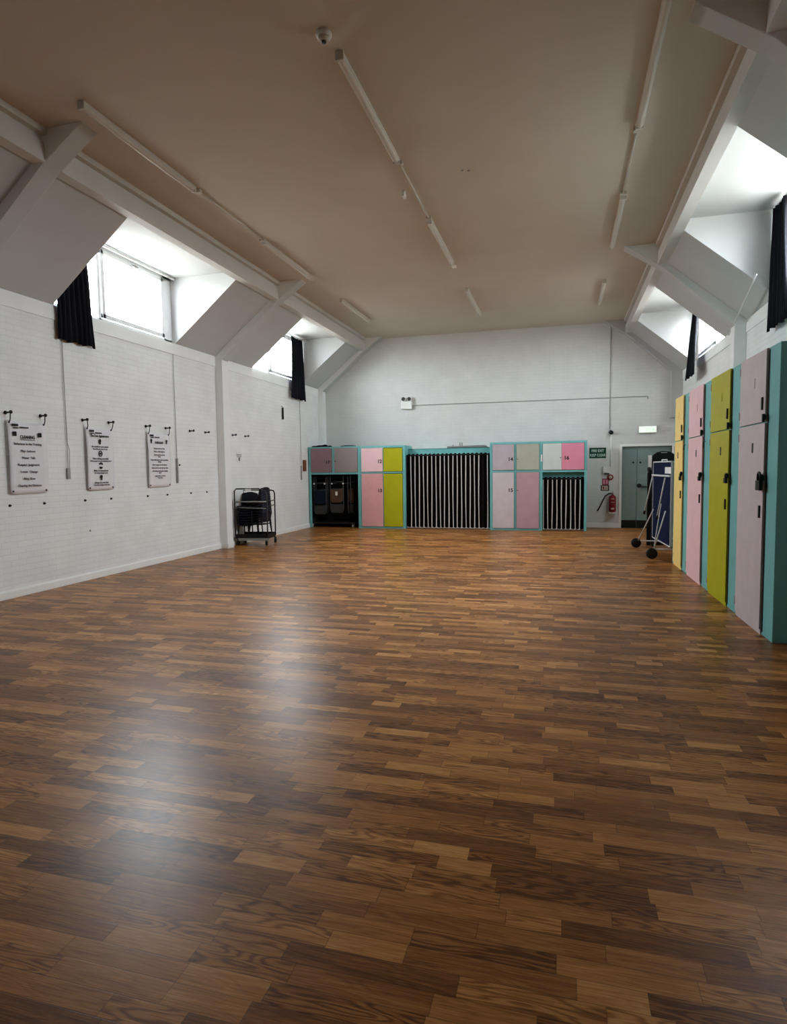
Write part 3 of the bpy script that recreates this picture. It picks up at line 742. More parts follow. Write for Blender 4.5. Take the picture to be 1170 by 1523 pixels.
em = empty('twin_spot_light', (-3.975, YB, 3.19), 'white emergency twin spot light high on the end wall', 'emergency light')
MB().box(-0.15, 0.15, -0.09, 0, -0.115, 0.085).build('case', M['white'], em, 0.012)
MB().box(0.13, 0.16, -0.07, 0, -0.11, -0.02).build('gland', M['grey'], em, 0.004)
for sx in (-0.075, 0.085):
    hd = MB().lathe([(0.018, 0.06), (0.05, 0.03), (0.066, -0.02), (0.066, -0.045), (0.055, -0.05)], (sx, -0.06, 0.145), 'Y', 18).build('lamp_head', M['white'], em)
    MB().lathe([(0.052, -0.051), (0.03, -0.058), (0.01, -0.06)], (sx, -0.06, 0.145), 'Y', 16).build('lens', M['darkgrey'], hd)
    MB().tube([(sx, -0.06, 0.06), (sx, -0.06, 0.10)], 0.014, 8).build('stem', M['grey'], em)

o = MB().box(0.955, 1.10, YB-0.05, YB, 1.345, 1.505).build('switch_box', M['white'], None, 0.006); tag(o, 'pale grey switch box above the fire alarm call point', 'switch box')
o2 = MB().box(0.985, 1.095, YB-0.04, YB, 1.305, 1.34).build('terminal_strip', M['darkgrey'], None, 0.004); tag(o2, 'small dark terminal box under the pale switch box', 'box')
cp = empty('fire_call_point', (1.125, YB, 1.24), 'round dark red fire alarm bell beside the red action sign', 'fire alarm')
MB().lathe([(0.068, 0), (0.068, -0.035), (0.05, -0.045)], (0, 0, 0), 'Y', 20).build('rim', M['red'], cp)
MB().lathe([(0.042, -0.045), (0.036, -0.049), (0.01, -0.05)], (0, 0, 0), 'Y', 18).build('face', M['cream'], cp)
s1 = empty('fire_action_sign', (1.012, YB, 1.125), 'small dark red fire action sign above the extinguisher sign', 'sign')
MB().box(-0.075, 0.075, -0.01, 0, -0.08, 0.08).build('panel', M['red'], s1, 0.004)
MB().box(-0.055, -0.01, -0.013, -0.01, -0.055, 0.06).box(0.01, 0.055, -0.013, -0.01, -0.055, 0.06).build('print', M['hotpink'], s1)
s2 = empty('extinguisher_sign', (1.002, YB, 0.975), 'cream extinguisher sign in a dark frame under the red action sign', 'sign')
MB().box(-0.098, 0.098, -0.01, 0, -0.066, 0.066).build('frame', M['black'], s2, 0.004)
MB().box(-0.072, 0.072, -0.013, -0.01, -0.045, 0.05).build('panel', M['cream'], s2)
MB().box(-0.05, -0.02, -0.015, -0.013, -0.03, 0.035).box(0.0, 0.05, -0.015, -0.013, 0.0, 0.01).box(0.0, 0.05, -0.015, -0.013, -0.02, -0.012).build('print', M['red'], s2)

fe = empty('fire_extinguisher', (1.172, YB-0.10, 0.36), 'red fire extinguisher with black hose hanging by the exit door', 'fire extinguisher')
MB().lathe([(0.05, 0.03), (0.078, 0.04), (0.082, 0.06), (0.082, 0.38), (0.07, 0.42), (0.035, 0.445), (0.022, 0.45), (0.022, 0.475)], (0, 0, 0), 'Z', 24).build('cylinder', M['red'], fe)
for q in ((0.035, 0.10, 0.14), (0.045, 0.27, 0.28), (0.04, 0.35, 0.365)): MB().box(-q[0], q[0], -0.0845, -0.076, q[1], q[2]).build('label_panel', M['cream'], fe)
MB().lathe([(0.025, 0.47), (0.025, 0.50), (0.012, 0.51)], (0, 0, 0), 'Z', 12).box(-0.012, 0.012, -0.09, 0.02, 0.50, 0.515).box(-0.01, 0.01, -0.07, 0.01, 0.53, 0.545).build('valve', M['steel'], fe)
MB().tube([(-0.02, 0, 0.485), (-0.09, -0.01, 0.48), (-0.16, -0.015, 0.43), (-0.22, -0.015, 0.32), (-0.28, -0.01, 0.18), (-0.345, 0.0, 0.055)], 0.016, 10).build('hose', M['blackcord'], fe)
MB().box(-0.085, 0.085, 0.05, 0.10, 0.0, 0.03).box(-0.085, 0.085, -0.09, 0.10, 0.0, 0.028).build('bracket', M['white'], fe, 0.004)

# ------------------------------------------------------------------ banners, hooks, cords on the left wall
RB = (PI/2, 0, PI/2)                               # lettering upright, facing +X
XW = XL
def hook(y, z, label, n_=0):
    root = empty('wall_hook', (XW, y, z), label, 'hook', group='black hooks along the left wall')
    MB().lathe([(0.022, 0), (0.022, 0.008)], (0, 0, 0), 'X', 12).build('plate', M['black'], root)
    MB().tube([(0, 0, 0), (0.075, 0, 0.0), (0.085, 0, 0.012)], 0.010, 8).lathe([(0.019, -0.008), (0.022, 0.0), (0.019, 0.008)], (0.085, 0, 0.004), 'X', 10).build('peg', M['black'], root)
    return root
HZ = 2.235
hk = [(5.89, 'first banner, near corner'), (6.40, 'first banner, far corner'), (7.11, 'middle banner, near corner'), (7.62, 'middle banner, far corner'), (8.45, 'third banner, near corner'), (8.96, 'third banner, far corner')]
for y, w_ in hk: hook(y, HZ, 'black wall hook holding the %s' % w_)
for y, w_ in ((9.65, 'empty black wall hook right of the last pull cord, before its twin'), (10.14, 'empty black wall hook beside the pilaster'), (11.12, 'empty black wall hook just beyond the pilaster'), (11.63, 'empty black wall hook second beyond the pilaster')): hook(y, HZ-0.008, w_)
bolts = [(5.88, 'below the near corner of the first banner'), (6.39, 'below the far corner of the first banner'), (7.09, 'below the near corner of the middle banner'), (7.60, 'below the far corner of the middle banner'), (8.43, 'below the near corner of the third banner'), (8.94, 'below the far corner of the third banner'), (9.62, 'below the first empty hook pair, nearer one'), (10.13, 'below the first empty hook pair, nearer the pilaster')]
for y, w_ in bolts:
    o = MB().lathe([(0.017, 0), (0.017, 0.006), (0.010, 0.008), (0.010, 0.022), (0.005, 0.024)], (0, 0, 0), 'X', 10).build('wall_bolt', M['black'], None, 0, (XW, y, 1.12))
    tag(o, 'small dark wall bolt %s' % w_, 'bolt', 'small bolts under the banners')
o = MB().lathe([(0.015, 0), (0.015, 0.006), (0.008, 0.01)], (0, 0, 0), 'X', 10).build('wall_bolt', M['grey'], None, 0, (XW, 7.16, 0.69)); tag(o, 'lone grey wall bolt low under the middle banner', 'bolt', 'small bolts under the banners')

def banner(y0, y1, label, art):
    zt, zb = 2.15, 1.255
    root = empty('banner', (XW, (y0+y1)/2, zb), label, 'banner', group='white vinyl banners on the left wall')
    w, h = y1-y0, zt-zb
    xoff = lambda v, t: 0.028+0.012*math.sin(PI*(1-t))+0.010*(v*2-1)**2   # stands slightly off the wall
    bm = bmesh.new(); NU, NV = 10, 16; grid = []
    r = 0.03
    for j in range(NV+1):
        t = j/NV; row = []
        for i in range(NU+1):
            v = i/NU
            sag = -0.03*math.sin(PI*v)*max(0, (t-0.85)/0.15)
            y = (v-0.5)*w
            z = t*h+sag
            if j == 0 and i in (0, NU): y *= 0.965; z += 0.012
            row.append(bm.verts.new((xoff(v, t), y, z)))
        grid.append(row)
    for j in range(NV):
        for i in range(NU): bm.faces.new((grid[j][i], grid[j][i+1], grid[j+1][i+1], grid[j+1][i])).smooth = True
    mb = MB(); mb.bm.free(); mb.bm = bm
    o = mb.build('sheet', M['banner'], root); sm = o.modifiers.new('solid', 'SOLIDIFY'); sm.thickness = 0.004; sm.offset = 0
    X1 = 0.054
    # eyelets and the loops up to the hooks
    eb = MB()
    for (ey, ez) in ((-w/2+0.035, 0.035), (w/2-0.035, 0.035), (-w/2+0.025, h-0.03), (w/2-0.025, h-0.03)):
        eb.lathe([(0.012, 0.03), (0.012, X1-0.008), (0.006, X1-0.006)], (0, ey, ez), 'X', 10)
    eb.build('eyelet', M['darkgrey'], root)
    for ey, hy in ((-w/2+0.025, -0.255), (w/2-0.025, 0.255)):
        MB().tube([(0.05, ey, h-0.03), (0.065, (ey*2+hy)/3, h+0.01), (0.07, hy, HZ-zb)], 0.006, 6).build('loop', M['blackcord'], root)
    # club mark in the top corner
    MB().box(0.0545, X1+0.002, -w/2+0.05, -w/2+0.14, h-0.075, h-0.045).box(0.0545, X1+0.002, -w/2+0.07, -w/2+0.14, h-0.10, h-0.085).box(0.0545, X1+0.002, -w/2+0.16, -w/2+0.29, h-0.092, h-0.076).build('club_mark', M['ink'], root)
    art(root, w, h, X1)
    return root
def disc(mb, y, z, r, X, pat=0):
    mb.lathe([(r, 0), (r, 0.0018)], (X, y, z), 'X', 16)
    return mb
def emblem(root, y, z, r, X, kind):
    mb = MB()
    if kind == 0:                                            # roundel with a light cross
        for a in range(4):
            mb.lathe([(r*0.46, 0), (r*0.46, 0.002)], (X, y+r*0.5*math.cos(a*PI/2+PI/4), z+r*0.5*math.sin(a*PI/2+PI/4)), 'X', 12)
    elif kind == 1:                                          # head and shoulders
        mb.lathe([(r*0.62, 0), (r*0.62, 0.002)], (X, y, z+r*0.35), 'X', 14).box(X, X+0.002, y-r*0.35, y+r*0.35, z-r, z-r*0.2)
    elif kind == 2:                                          # ring with a dot
        pts = [(X+0.001, y+r*0.8*math.cos(a*PI/10), z+r*math.sin(a*PI/10)) for a in range(20)]
        mb.tube(pts, 0.006, 6, closed=True).lathe([(r*0.38, 0), (r*0.38, 0.002)], (X, y, z), 'X', 12)
    else:                                                    # turning swirl
        mb.tube([(X+0.001, y+r*0.75*math.cos(t), z+r*math.sin(t)) for t in [0.3+i*0.3 for i in range(9)]], 0.009, 6)
        mb.tube([(X+0.001, y+r*0.4*math.cos(t), z-r*0.3+r*0.6*math.sin(t)) for t in [3.4+i*0.3 for i in range(9)]], 0.014, 6)
    return mb.build('emblem', M['ink'], root)
def line(root, s, y, z, size, X, mat='greyink', xs=1.0, bold=0.001):
    return text('lettering', s, size, (X, y, z), RB, M[mat], root, xs=xs, bold=bold)
def art1(root, w, h, X):
    emblem(root, -w/2+0.085, h-0.165, 0.036, X, 0); emblem(root, w/2-0.105, h-0.165, 0.036, X, 0)
    line(root, 'CLEANING', -0.01, h-0.20, 0.052, X, 'ink', 0.85, 0.002)
    MB().box(X, X+0.001, -0.12, 0.10, h-0.235, h-0.228).build('underline', M['ink'], root)
    for k, (s, z) in enumerate((('Behaviour in the Training', 0.285), ('Play  Indoors', 0.372), ('Water  Talk', 0.455), ('Respect  Judgments', 0.54), ('Lower  Change', 0.625), ('Ring  Bow', 0.71), ('Clearing the Distance', 0.795))):
        line(root, s, -0.01, h-z, 0.040, X)
def art2(root, w, h, X):
    line(root, 'The Four Agreements', -0.01, h-0.125, 0.050, X, 'ink', 0.82, 0.0015)
    for k, (z, a, b) in enumerate(((0.205, 'Be careful in your words', 'Say what you mean to say'), (0.375, 'Take nothing personally', 'Other people are only dreaming aloud'), (0.545, 'Make no assumptions', 'Be brave enough to ask'), (0.715, 'Always do your best', 'Your best changes every day'))):
        emblem(root, -0.01, h-z, 0.038, X, (1, 2, 3, 1)[k])
        line(root, a, -0.01, h-z-0.072, 0.034, X, 'ink', 0.95); line(root, b, -0.01, h-z-0.105, 0.030, X, 'greyink', 0.9)
def art3(root, w, h, X):
    emblem(root, -w/2+0.08, h-0.15, 0.036, X, 1); emblem(root, w/2-0.10, h-0.15, 0.036, X, 1)
    line(root, 'GUIDELINES', -0.01, h-0.17, 0.046, X, 'ink', 0.85, 0.002)
    for s, z in (('Always arrive on time', 0.265), ('Wear a clean uniform', 0.315), ('Remove shoes at the', 0.368), ('door', 0.398), ('Keep nails short, remove jewellery', 0.45), ('always', 0.48), ('Show respect to all students', 0.53), ('Listen and do not interrupt class', 0.58), ('Ask before leaving the training', 0.63), ('area', 0.66), ('Help others to learn', 0.71), ('Have fun', 0.742)):
        line(root, s, -0.01, h-z, 0.032, X, 'greyink', 1.0)
banner(5.87, 6.43, 'white banner nearest the camera with seven lines of large text', art1)
banner(7.12, 7.64, 'white banner in the middle with four black emblems between text lines', art2)
banner(8.43, 9.00, 'white banner farthest along the wall with many small text lines', art3)

def pull_cord(y, zt, zl, zb, label, rod):
    root = empty('pull_cord', (XW+0.02, y, zb), label, 'cord', group='curtain pull cords on the left wall')
    MB().tube([(0, -0.004, zt-zb), (0, 0.0, zl-zb)], 0.006, 6).build('cord', M['cord'], root)
    if rod: MB().box(-0.014, 0.014, -0.016, 0.016, 0.0, zl-zb).build('cleat_rod', M['steel'], root, 0.003); 
    else:
        MB().tube([(0, 0.0, zl-zb), (0, 0.035, zl-zb-0.12), (0, 0.02, 0.14)], 0.004, 6).tube([(0, 0.0, zl-zb), (0, -0.005, 0.14)], 0.004, 6).build('cord_loop', M['cord'], root)
        MB().box(-0.012, 0.012, -0.024, 0.024, 0, 0.145).build('weight', M['steel'], root, 0.003)
    return root
pull_cord(6.80, 3.27, 1.92, 1.425, 'grey pull cord with a weighted loop between the first two banners', False)
pull_cord(9.22, 3.50, 1.73, 1.31, 'grey pull cord ending in a rod right of the third banner', True)
pull_cord(14.43, 3.26, 1.62, 1.26, 'grey pull cord below the far left curtain near the cupboards', True)
o = MB().lathe([(0.016, 0), (0.016, 0.01), (0.008, 0.02)], (0, 0, 0), 'X', 10).build('cord_cleat', M['black'], None, 0, (XW, 9.31, 1.62)); tag(o, 'tiny black cleat beside the rod of the second pull cord', 'cleat')
rd = empty('hanging_rod', (XW+0.03, 13.42, 2.71), 'short black rod hanging from a hook below the far left window', 'rod')
MB().tube([(0, 0, 0), (0, 0, 0.275)], 0.022, 10).build('rod', M['black'], rd)
MB().tube([(0, 0, 0.275), (0, -0.015, 0.305), (-0.03, -0.03, 0.31)], 0.006, 6).build('hook', M['grey'], rd)
o = MB().box(XW, XW+0.03, 14.56, 14.74, 1.475, 1.765).build('wall_panel', M['redbrown'], None, 0.004); tag(o, 'small red-brown wall panel beside cupboard 11', 'panel')
nt_ = empty('wall_notice', (XW, 11.36, 1.79), 'small white notice above the chair trolley', 'notice')
MB().box(0, 0.004, -0.105, 0.105, -0.11, 0.10).build('sheet', M['paper'], nt_)
MB().box(0.004, 0.0055, -0.10, 0.10, 0.035, 0.05).box(0.004, 0.0055, -0.025, 0.025, -0.08, -0.01).box(0.004, 0.0055, -0.09, 0.09, -0.0, 0.012).build('print', M['greyink'], nt_)
o = MB().tube([(2.30, 8.70, 3.85), (2.36, 9.20, 3.80), (2.588, 11.231, 3.605)], 0.010, 6).build('slack_cord', M['white']); tag(o, 'white cord stretched along the right slope between the two dormers', 'cord')

# ------------------------------------------------------------------ ceiling fittings
def batten(x, y0, y1, label, w=0.075):
    root = empty('ceiling_light', (x, (y0+y1)/2, ZC), label, 'ceiling light', group='unlit fluorescent battens on the ceiling')
    L = (y1-y0)/2
    MB().prism([(-w*0.42, 0.0), (w*0.42, 0.0), (w*0.5, -0.035), (-w*0.5, -0.035)], 'Y', -L+0.01, L-0.01).build('housing', M['fixture'], root, 0.003)
    prof = [(-w*0.5, -0.034)]+[(-w*0.5*math.cos(PI*i/8), -0.034-0.042*math.sin(PI*i/8)) for i in range(1, 8)]+[(w*0.5, -0.034)]
    df = MB().prism(prof, 'Y', -L+0.03, L-0.03).build('diffuser', M['diffuser'], root)
    for s_ in (-1, 1):
        MB().box(-w*0.52, w*0.52, s_*L-0.03 if s_ > 0 else -L, L if s_ > 0 else -L+0.03, -0.078, -0.002).build('end_cap', M['fixture'], root, 0.006)
    return root
rows = [(-1.805, 'centre', [(5.02, 6.85), (8.58, 10.40), (12.0, 13.95)]), (-4.35, 'left', [(4.98, 6.80), (8.62, 10.43), (11.95, 13.80)]), (0.725, 'right', [(5.02, 6.88), (8.55, 10.42), (12.25, 13.9)])]
for x, nm, fs in rows:
    for (a, b), w_ in zip(fs, ('nearest', 'second', 'farthest')):
        batten(x, a, b, 'long white unlit ceiling batten, %s in the %s row' % (w_, nm), 0.075)
for x, a, b, lab in ((-1.80, 6.85, 8.58, 'centre'), (-4.35, 6.80, 8.62, 'left'), (0.715, 6.88, 8.55, 'right')):
    root = empty('ceiling_conduit', (x, (a+b)/2, ZC), 'thin ceiling conduit joining two battens of the %s row' % lab, 'conduit', group='conduits between the battens')
    L = (b-a)/2
    MB().tube([(0, -L, -0.018), (0, L, -0.018)], 0.013, 8).build('pipe', M['diffuser'], root)
    mb = MB()
    for yy in (-L+0.10, L-0.04): mb.box(-0.04, 0.04, yy-0.03, yy+0.03, -0.04, 0)
    mb.build('junction_box', M['diffuser'], root, 0.004)
sm = empty('smoke_detector', (-1.85, 4.80, ZC), 'round white smoke detector ahead of the nearest centre batten', 'smoke detector')
MB().lathe([(0.062, 0), (0.064, -0.022), (0.058, -0.034)], (0, 0, 0), 'Z', 24).build('base', M['white'], sm)
MB().lathe([(0.045, -0.034), (0.042, -0.055), (0.03, -0.062)], (0, 0, 0), 'Z', 20).build('sensor_head', M['diffuser'], sm)
MB().lathe([(0.020, -0.06), (0.018, -0.075)], (0, 0, 0), 'Z', 12).build('vent_cap', M['darkgrey'], sm)
pr = empty('ceiling_sensor', (-1.93, 7.66, ZC), 'small white sensor hanging beside the centre conduit', 'sensor')
MB().box(-0.02, 0.02, -0.02, 0.02, -0.03, 0).build('base', M['white'], pr, 0.004)
MB().box(-0.018, 0.018, -0.05, 0.05, -0.085, -0.03).build('head', M['white'], pr, 0.006)
for x, y, lab in ((-1.148, 7.36, 'left one of two tiny marks on the bare ceiling'), (-1.077, 7.385, 'right one of two tiny marks on the bare ceiling')):
    o = MB().lathe([(0.018, 0), (0.014, -0.006)], (x, y, ZC), 'Z', 10).build('ceiling_fixing', M['grey']); tag(o, lab, 'fixing')
o = MB().box(-0.035, 0.035, -0.05, 0.05, -0.03, 0).build('ceiling_bracket', M['white'], None, 0.004, (-1.815, 10.66, ZC)); tag(o, 'tiny white bracket beyond the second centre batten', 'bracket')

# ------------------------------------------------------------------ chair trolley against the left wall
TR = Vector((-6.02, 11.06, 0)); TZ = math.radians(8.4)
tr = empty('chair_trolley', TR, 'black steel chair trolley on castors beside the left pilaster', 'trolley', TZ)
W2, DEP = 0.335, 0.50
MB().box(-W2, W2, 0.0, DEP, 0.135, 0.165).build('deck', M['darkgrey'], tr, 0.003)
MB().box(-W2+0.06, W2+0.03, -0.012, 0.004, 0.10, 0.15).build('deck_edge', M['steel'], tr, 0.003)
MB().box(-W2, W2, 0.0, 0.01, 0.15, 0.235).box(-W2, W2, DEP-0.01, DEP, 0.15, 0.235).box(W2-0.01, W2, 0.0, DEP, 0.15, 0.235).build('deck_rail', M['black'], tr, 0.002)
def hoop(y, r=0.014):
    pts = [(-W2, y, 0.16), (-W2, y, 1.10), (-W2+0.04, y, 1.145), (W2-0.16, y, 1.145), (W2-0.02, y, 1.085), (W2, y, 1.03), (W2, y, 0.16)]
    return MB().tube(pts, r, 8)
hoop(0.0).build('near_hoop', M['darkgrey'], tr); 
MB().tube([(W2, DEP, 0.16), (W2, DEP, 1.03), (W2-0.02, DEP, 1.085), (W2-0.08, DEP, 1.10), (-W2, DEP, 1.10), (-W2, DEP, 0.16)], 0.014, 8).build('far_hoop', M['blackmetal'], tr)
MB().tube([(-W2, 0.0, 0.885), (W2, 0.0, 0.885)], 0.014, 8).tube([(W2-0.02, 0.0, 0.75), (-W2, 0.0, 0.77)], 0.008, 6).build('near_rail', M['steel'], tr)
MB().tube([(W2, 0, 0.78), (W2, DEP, 0.80)], 0.010, 8).tube([(W2, 0, 0.88), (W2, DEP, 0.90)], 0.010, 8).build('side_rail', M['blackmetal'], tr)
MB().box(-0.10, 0.02, -0.018, -0.014, 1.11, 1.145).build('highlight_strip', M['paper'], tr)  # white strip stands in for a highlight on the stacked backs
for sx, y in ((-W2+0.03, 0.06), (W2-0.04, 0.03), (-W2+0.03, DEP-0.05), (W2-0.0, DEP-0.02)):
    cst = MB().box(sx-0.012, sx+0.012, y-0.03, y+0.03, 0.07, 0.135).build('castor', M['blackmetal'], tr)
    MB().lathe([(0.02, -0.014), (0.05, -0.014), (0.055, -0.008), (0.055, 0.008), (0.05, 0.014), (0.02, 0.014)], (sx, y+0.01, 0.055), 'X', 16).build('wheel', M['black'], cst)

def stack_chair(label):
    """Small moulded stacking chair; origin on the floor under the seat centre, faces -Y."""
    root = empty('stacking_chair', (0, 0, 0), label, 'chair')
    bm = bmesh.new(); NU, NV = 8, 6; g = []
    for j in range(NV+1):
        t = j/NV; row = []
        for i in range(NU+1):
            v = i/NU*2-1
            hw = 0.172*(1-0.10*max(0, 0.5-t))
            row.append(bm.verts.new((v*hw, -0.17+0.34*t, 0.26+0.018*v*v-0.016*(1-(2*t-1)**2)-(0.03 if t == 0 else 0))))
        g.append(row)
    for j in range(NV):
        for i in range(NU): bm.faces.new((g[j][i], g[j][i+1], g[j+1][i+1], g[j+1][i])).smooth = True
    mb = MB(); mb.bm.free(); mb.bm = bm
    s = mb.build('seat', M['navyplastic'], root); s.modifiers.new('solid', 'SOLIDIFY').thickness = 0.012
    bm = bmesh.new(); g = []
    for j in range(9):
        t = j/8; row = []
        for i in range(NU+1):
            v = i/NU*2-1
            hw = 0.172*(1-0.35*max(0, (t-0.72)/0.28)**3)
            zz = 0.30+0.24*t-(0.03*abs(v)**3 if t > 0.9 else 0)
            row.append(bm.verts.new((v*hw, 0.155+0.06*t-0.03*v*v, zz)))
        g.append(row)
    for j in range(8):
        for i in range(NU): bm.faces.new((g[j][i], g[j][i+1], g[j+1][i+1], g[j+1][i])).smooth = True
    mb = MB(); mb.bm.free(); mb.bm = bm
    b = mb.build('backrest', M['navyplastic'], root); b.modifiers.new('solid', 'SOLIDIFY').thickness = 0.012
    for sx in (-1, 1):
        MB().tube([(sx*0.135, -0.13, 0.25), (sx*0.155, -0.17, 0.012)], 0.011, 7).build('leg', M['blackmetal'], root)
        MB().tube([(sx*0.14, 0.19, 0.48), (sx*0.14, 0.165, 0.36), (sx*0.138, 0.15, 0.27), (sx*0.155, 0.19, 0.012)], 0.011, 7).build('leg', M['blackmetal'], root)
    MB().tube([(-0.135, -0.13, 0.245), (0.135, -0.13, 0.245)], 0.009, 6).tube([(-0.138, 0.15, 0.26), (0.138, 0.15, 0.26)], 0.009, 6).build('seat_frame', M['blackmetal'], root)
    return root
def at_trolley(u, v): 
    c_, s_ = math.cos(TZ), math.sin(TZ)
    return (TR.x+c_*u-s_*v, TR.y+s_*u+c_*v)
ord_ = ['lowest', 'second', 'third', 'fourth', 'fifth', 'sixth', 'seventh', 'eighth', 'ninth', 'tenth']
first = None
# right stack faces the wall so its backs stand at the room side, left stack faces the camera
for k in range(10):
    lab = 'navy stacking chair, %s of the right stack on the trolley' % (ord_[k] if k < 9 else 'topmost')
    px, py = at_trolley(0.095-0.004*k, 0.235)
    if first is None:
        first = stack_chair(lab); first['group'] = 'navy chairs stacked on the trolley'; first.location = (px, py, 0.166); first.rotation_euler = (0, 0, TZ-PI/2-0.30)
    else: copy_tree(first, (px, py, 0.166+0.052*k), TZ-PI/2-0.30, lab)
for k in range(8):
    lab = 'navy stacking chair, %s of the left stack on the trolley' % (ord_[k] if k < 7 else 'topmost')
    px, py = at_trolley(-0.150, 0.235-0.006*k)
    copy_tree(first, (px, py, 0.166+0.052*k), TZ, lab)

# ------------------------------------------------------------------ folding chair rack in the open bay of cupboard 11
rk = empty('folding_chair_rack', (-5.78, 15.02, 0), 'black wheeled rack of hanging folding chairs in the open bay of cupboard 11', 'rack')
rx0, rx1 = -6.31, -5.16
mb = MB()
MB().box(rx0, rx1, 14.93, 15.60, 0.10, 0.135).build('base', M['black'], rk, 0.003)
for x in (rx0+0.015, rx1-0.015):
    MB().tube([(x, 15.26, 0.12), (x, 15.26, 1.16)], 0.02, 8).build('post', M['black'], rk)
MB().tube([(rx0+0.015, 15.26, 1.145), (rx1-0.015, 15.26, 1.145)], 0.018, 8).build('top_rail', M['black'], rk)
for x in (-6.27, -5.975, -5.775, -5.465):
    arm = MB().tube([(x, 15.26, 1.145), (x, 14.93, 1.145)], 0.012, 8).build('arm', M['darkgrey'], rk)
    MB().lathe([(0.014, 0.0), (0.022, -0.006), (0.022, -0.02), (0.012, -0.028)], (x, 14.935, 1.145), 'Y', 12).build('end_cap', M['white'], arm)
for x, y in ((rx0-0.02, 14.93), (rx1-0.07, 14.99), (rx0+0.03, 15.55), (rx1-0.07, 15.55)):
    w_ = MB().box(x-0.03, x+0.03, y-0.012, y+0.012, 0.06, 0.10).build('castor', M['steel'], rk)
    MB().lathe([(0.015, -0.014), (0.042, -0.014), (0.047, -0.006), (0.047, 0.006), (0.042, 0.014), (0.015, 0.014)], (x, y, 0.047), 'X', 14).build('wheel', M['grey'], w_)
fix(rk)
def folding_chair(seatmat, backmat, label, w=0.34, tagm=False):
    """Folded flat chair hanging upside down from its frame; origin at the top hanging point, faces -Y."""
    root = empty('folding_chair', (0, 0, 0), label, 'chair')
    hw = w/2
    MB().tube([(-hw, 0, 0.18), (-hw+0.0, 0.0, -0.70), (-hw+0.04, 0, -0.78), (hw-0.04, 0, -0.78), (hw, 0, -0.70), (hw, 0, 0.18)], 0.011, 8).tube([(-hw, 0, -0.16), (hw, 0, -0.16)], 0.008, 6).tube([(-hw, 0, 0.02), (hw, 0, 0.02)], 0.008, 6).build('frame', M['darkgrey'], root)
    poly = [(-hw+0.015, -0.17), (hw-0.015, -0.17), (hw-0.012, -0.46), (hw-0.06, -0.52), (-hw+0.06, -0.52), (-hw+0.012, -0.46)]
    s = MB().prism(poly, 'Y', -0.030, -0.008).build('seat', seatmat, root, 0.006)
    poly = [(-hw+0.015, -0.56), (hw-0.015, -0.56), (hw-0.02, -0.74), (hw-0.05, -0.775), (-hw+0.05, -0.775), (-hw+0.02, -0.74)]
    MB().prism(poly, 'Y', -0.022, -0.006).build('backrest', backmat, root, 0.005)
    if tagm: MB().box(-0.03, 0.03, -0.033, -0.030, -0.33, -0.23).build('sticker', M['paper'], s)
    return root
fc = folding_chair(M['navyseat'], M['greyseat'], 'folding chair with navy seat hanging foremost at the left of the rack', 0.34)
fc['group'] = 'folding chairs hanging on the rack'; fc.location = (-6.13, 14.98, 1.13)
fb = folding_chair(M['brownseat'], M['greyseat'], 'folding chair with brown seat and white sticker hanging in the rack middle', 0.36, True)
fb['group'] = 'folding chairs hanging on the rack'; fb.location = (-5.66, 14.98, 1.17)
for i, (src, x, lab) in enumerate(((fc, -6.12, 'navy folding chair second in the left group on the rack'), (fc, -6.11, 'navy folding chair third in the left group on the rack'))):
    copy_tree(src, (x, 15.05+0.06*i, 1.15), 0, lab)
for i, (x, lab) in enumerate(((-5.33, 'thin dark folded chair hung edge-on at the right of the rack, inner one'), (-5.255, 'thin dark folded chair hung edge-on at the far right of the rack'))):
    r_ = copy_tree(fb, (x, 15.17, 1.15+0.02*i), PI/2-0.16, lab)
    for ch in list(r_.children):
        for g_ in list(ch.children): bpy.data.objects.remove(g_)

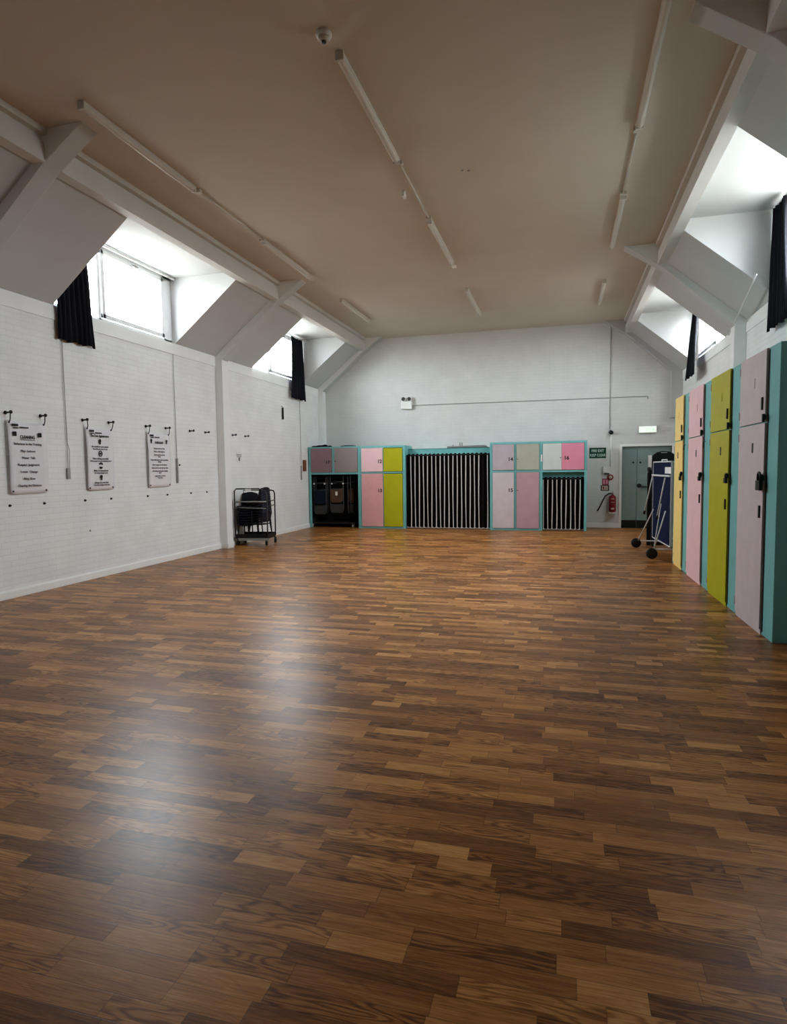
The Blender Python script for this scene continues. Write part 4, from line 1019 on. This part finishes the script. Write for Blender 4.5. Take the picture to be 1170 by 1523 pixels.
# ------------------------------------------------------------------ world, camera, render look
w = bpy.data.worlds.new('daylight'); sc.world = w; w.use_nodes = True
nt = w.node_tree; bg = nt.nodes['Background']
N = nt.nodes.new; L = nt.links.new
tc = N('ShaderNodeTexCoord'); sp = N('ShaderNodeSeparateXYZ'); L(tc.outputs['Generated'], sp.inputs[0])
cr = N('ShaderNodeValToRGB'); mr = N('ShaderNodeMapRange'); mr.inputs['From Min'].default_value = -1; mr.inputs['From Max'].default_value = 1
L(sp.outputs['Z'], mr.inputs['Value']); L(mr.outputs[0], cr.inputs['Fac'])
e = cr.color_ramp.elements
e[0].position = 0.47; e[0].color = (0.22, 0.22, 0.21, 1)       # ground and roofs outside
e[1].position = 0.52; e[1].color = (0.63, 0.68, 0.72, 1)       # hazy overcast sky, brighter overhead
k = cr.color_ramp.elements.new(0.72); k.color = (0.95, 1.02, 1.08, 1)
k = cr.color_ramp.elements.new(1.0); k.color = (1.05, 1.12, 1.20, 1)
L(cr.outputs[0], bg.inputs['Color']); bg.inputs['Strength'].default_value = 18.0

cam = bpy.data.cameras.new('camera'); co = bpy.data.objects.new('camera', cam); COL.objects.link(co); sc.camera = co
cam.sensor_fit = 'HORIZONTAL'; cam.sensor_width = 36.0; cam.lens = 911.334/1170*36.0
yaw, pitch, roll = 0.26947, -0.06969, -0.01268
f = Vector((-math.sin(yaw)*math.cos(pitch), math.cos(yaw)*math.cos(pitch), math.sin(pitch)))
rgt = Vector((math.cos(yaw), math.sin(yaw), 0)); up = rgt.cross(f)
r2 = rgt*math.cos(roll)+up*math.sin(roll); u2 = -rgt*math.sin(roll)+up*math.cos(roll)
mw = Matrix((r2, u2, -f)).transposed().to_4x4(); mw.translation = (0, 0, 1.5)
co.matrix_world = mw
cam.clip_start = 0.05; cam.clip_end = 200

vs = sc.view_settings
sc.display_settings.display_device = 'sRGB'
vs.view_transform = 'Standard'; vs.look = 'None'; vs.gamma = 1.0; vs.use_curve_mapping = False
vs.exposure = 1.72
sc.cycles.max_bounces = 14; sc.cycles.diffuse_bounces = 9; sc.cycles.glossy_bounces = 5; sc.cycles.transparent_max_bounces = 12
sc.cycles.sample_clamp_indirect = 8.0; sc.cycles.use_denoising = True
sc.cycles.caustics_reflective = False; sc.cycles.caustics_refractive = False
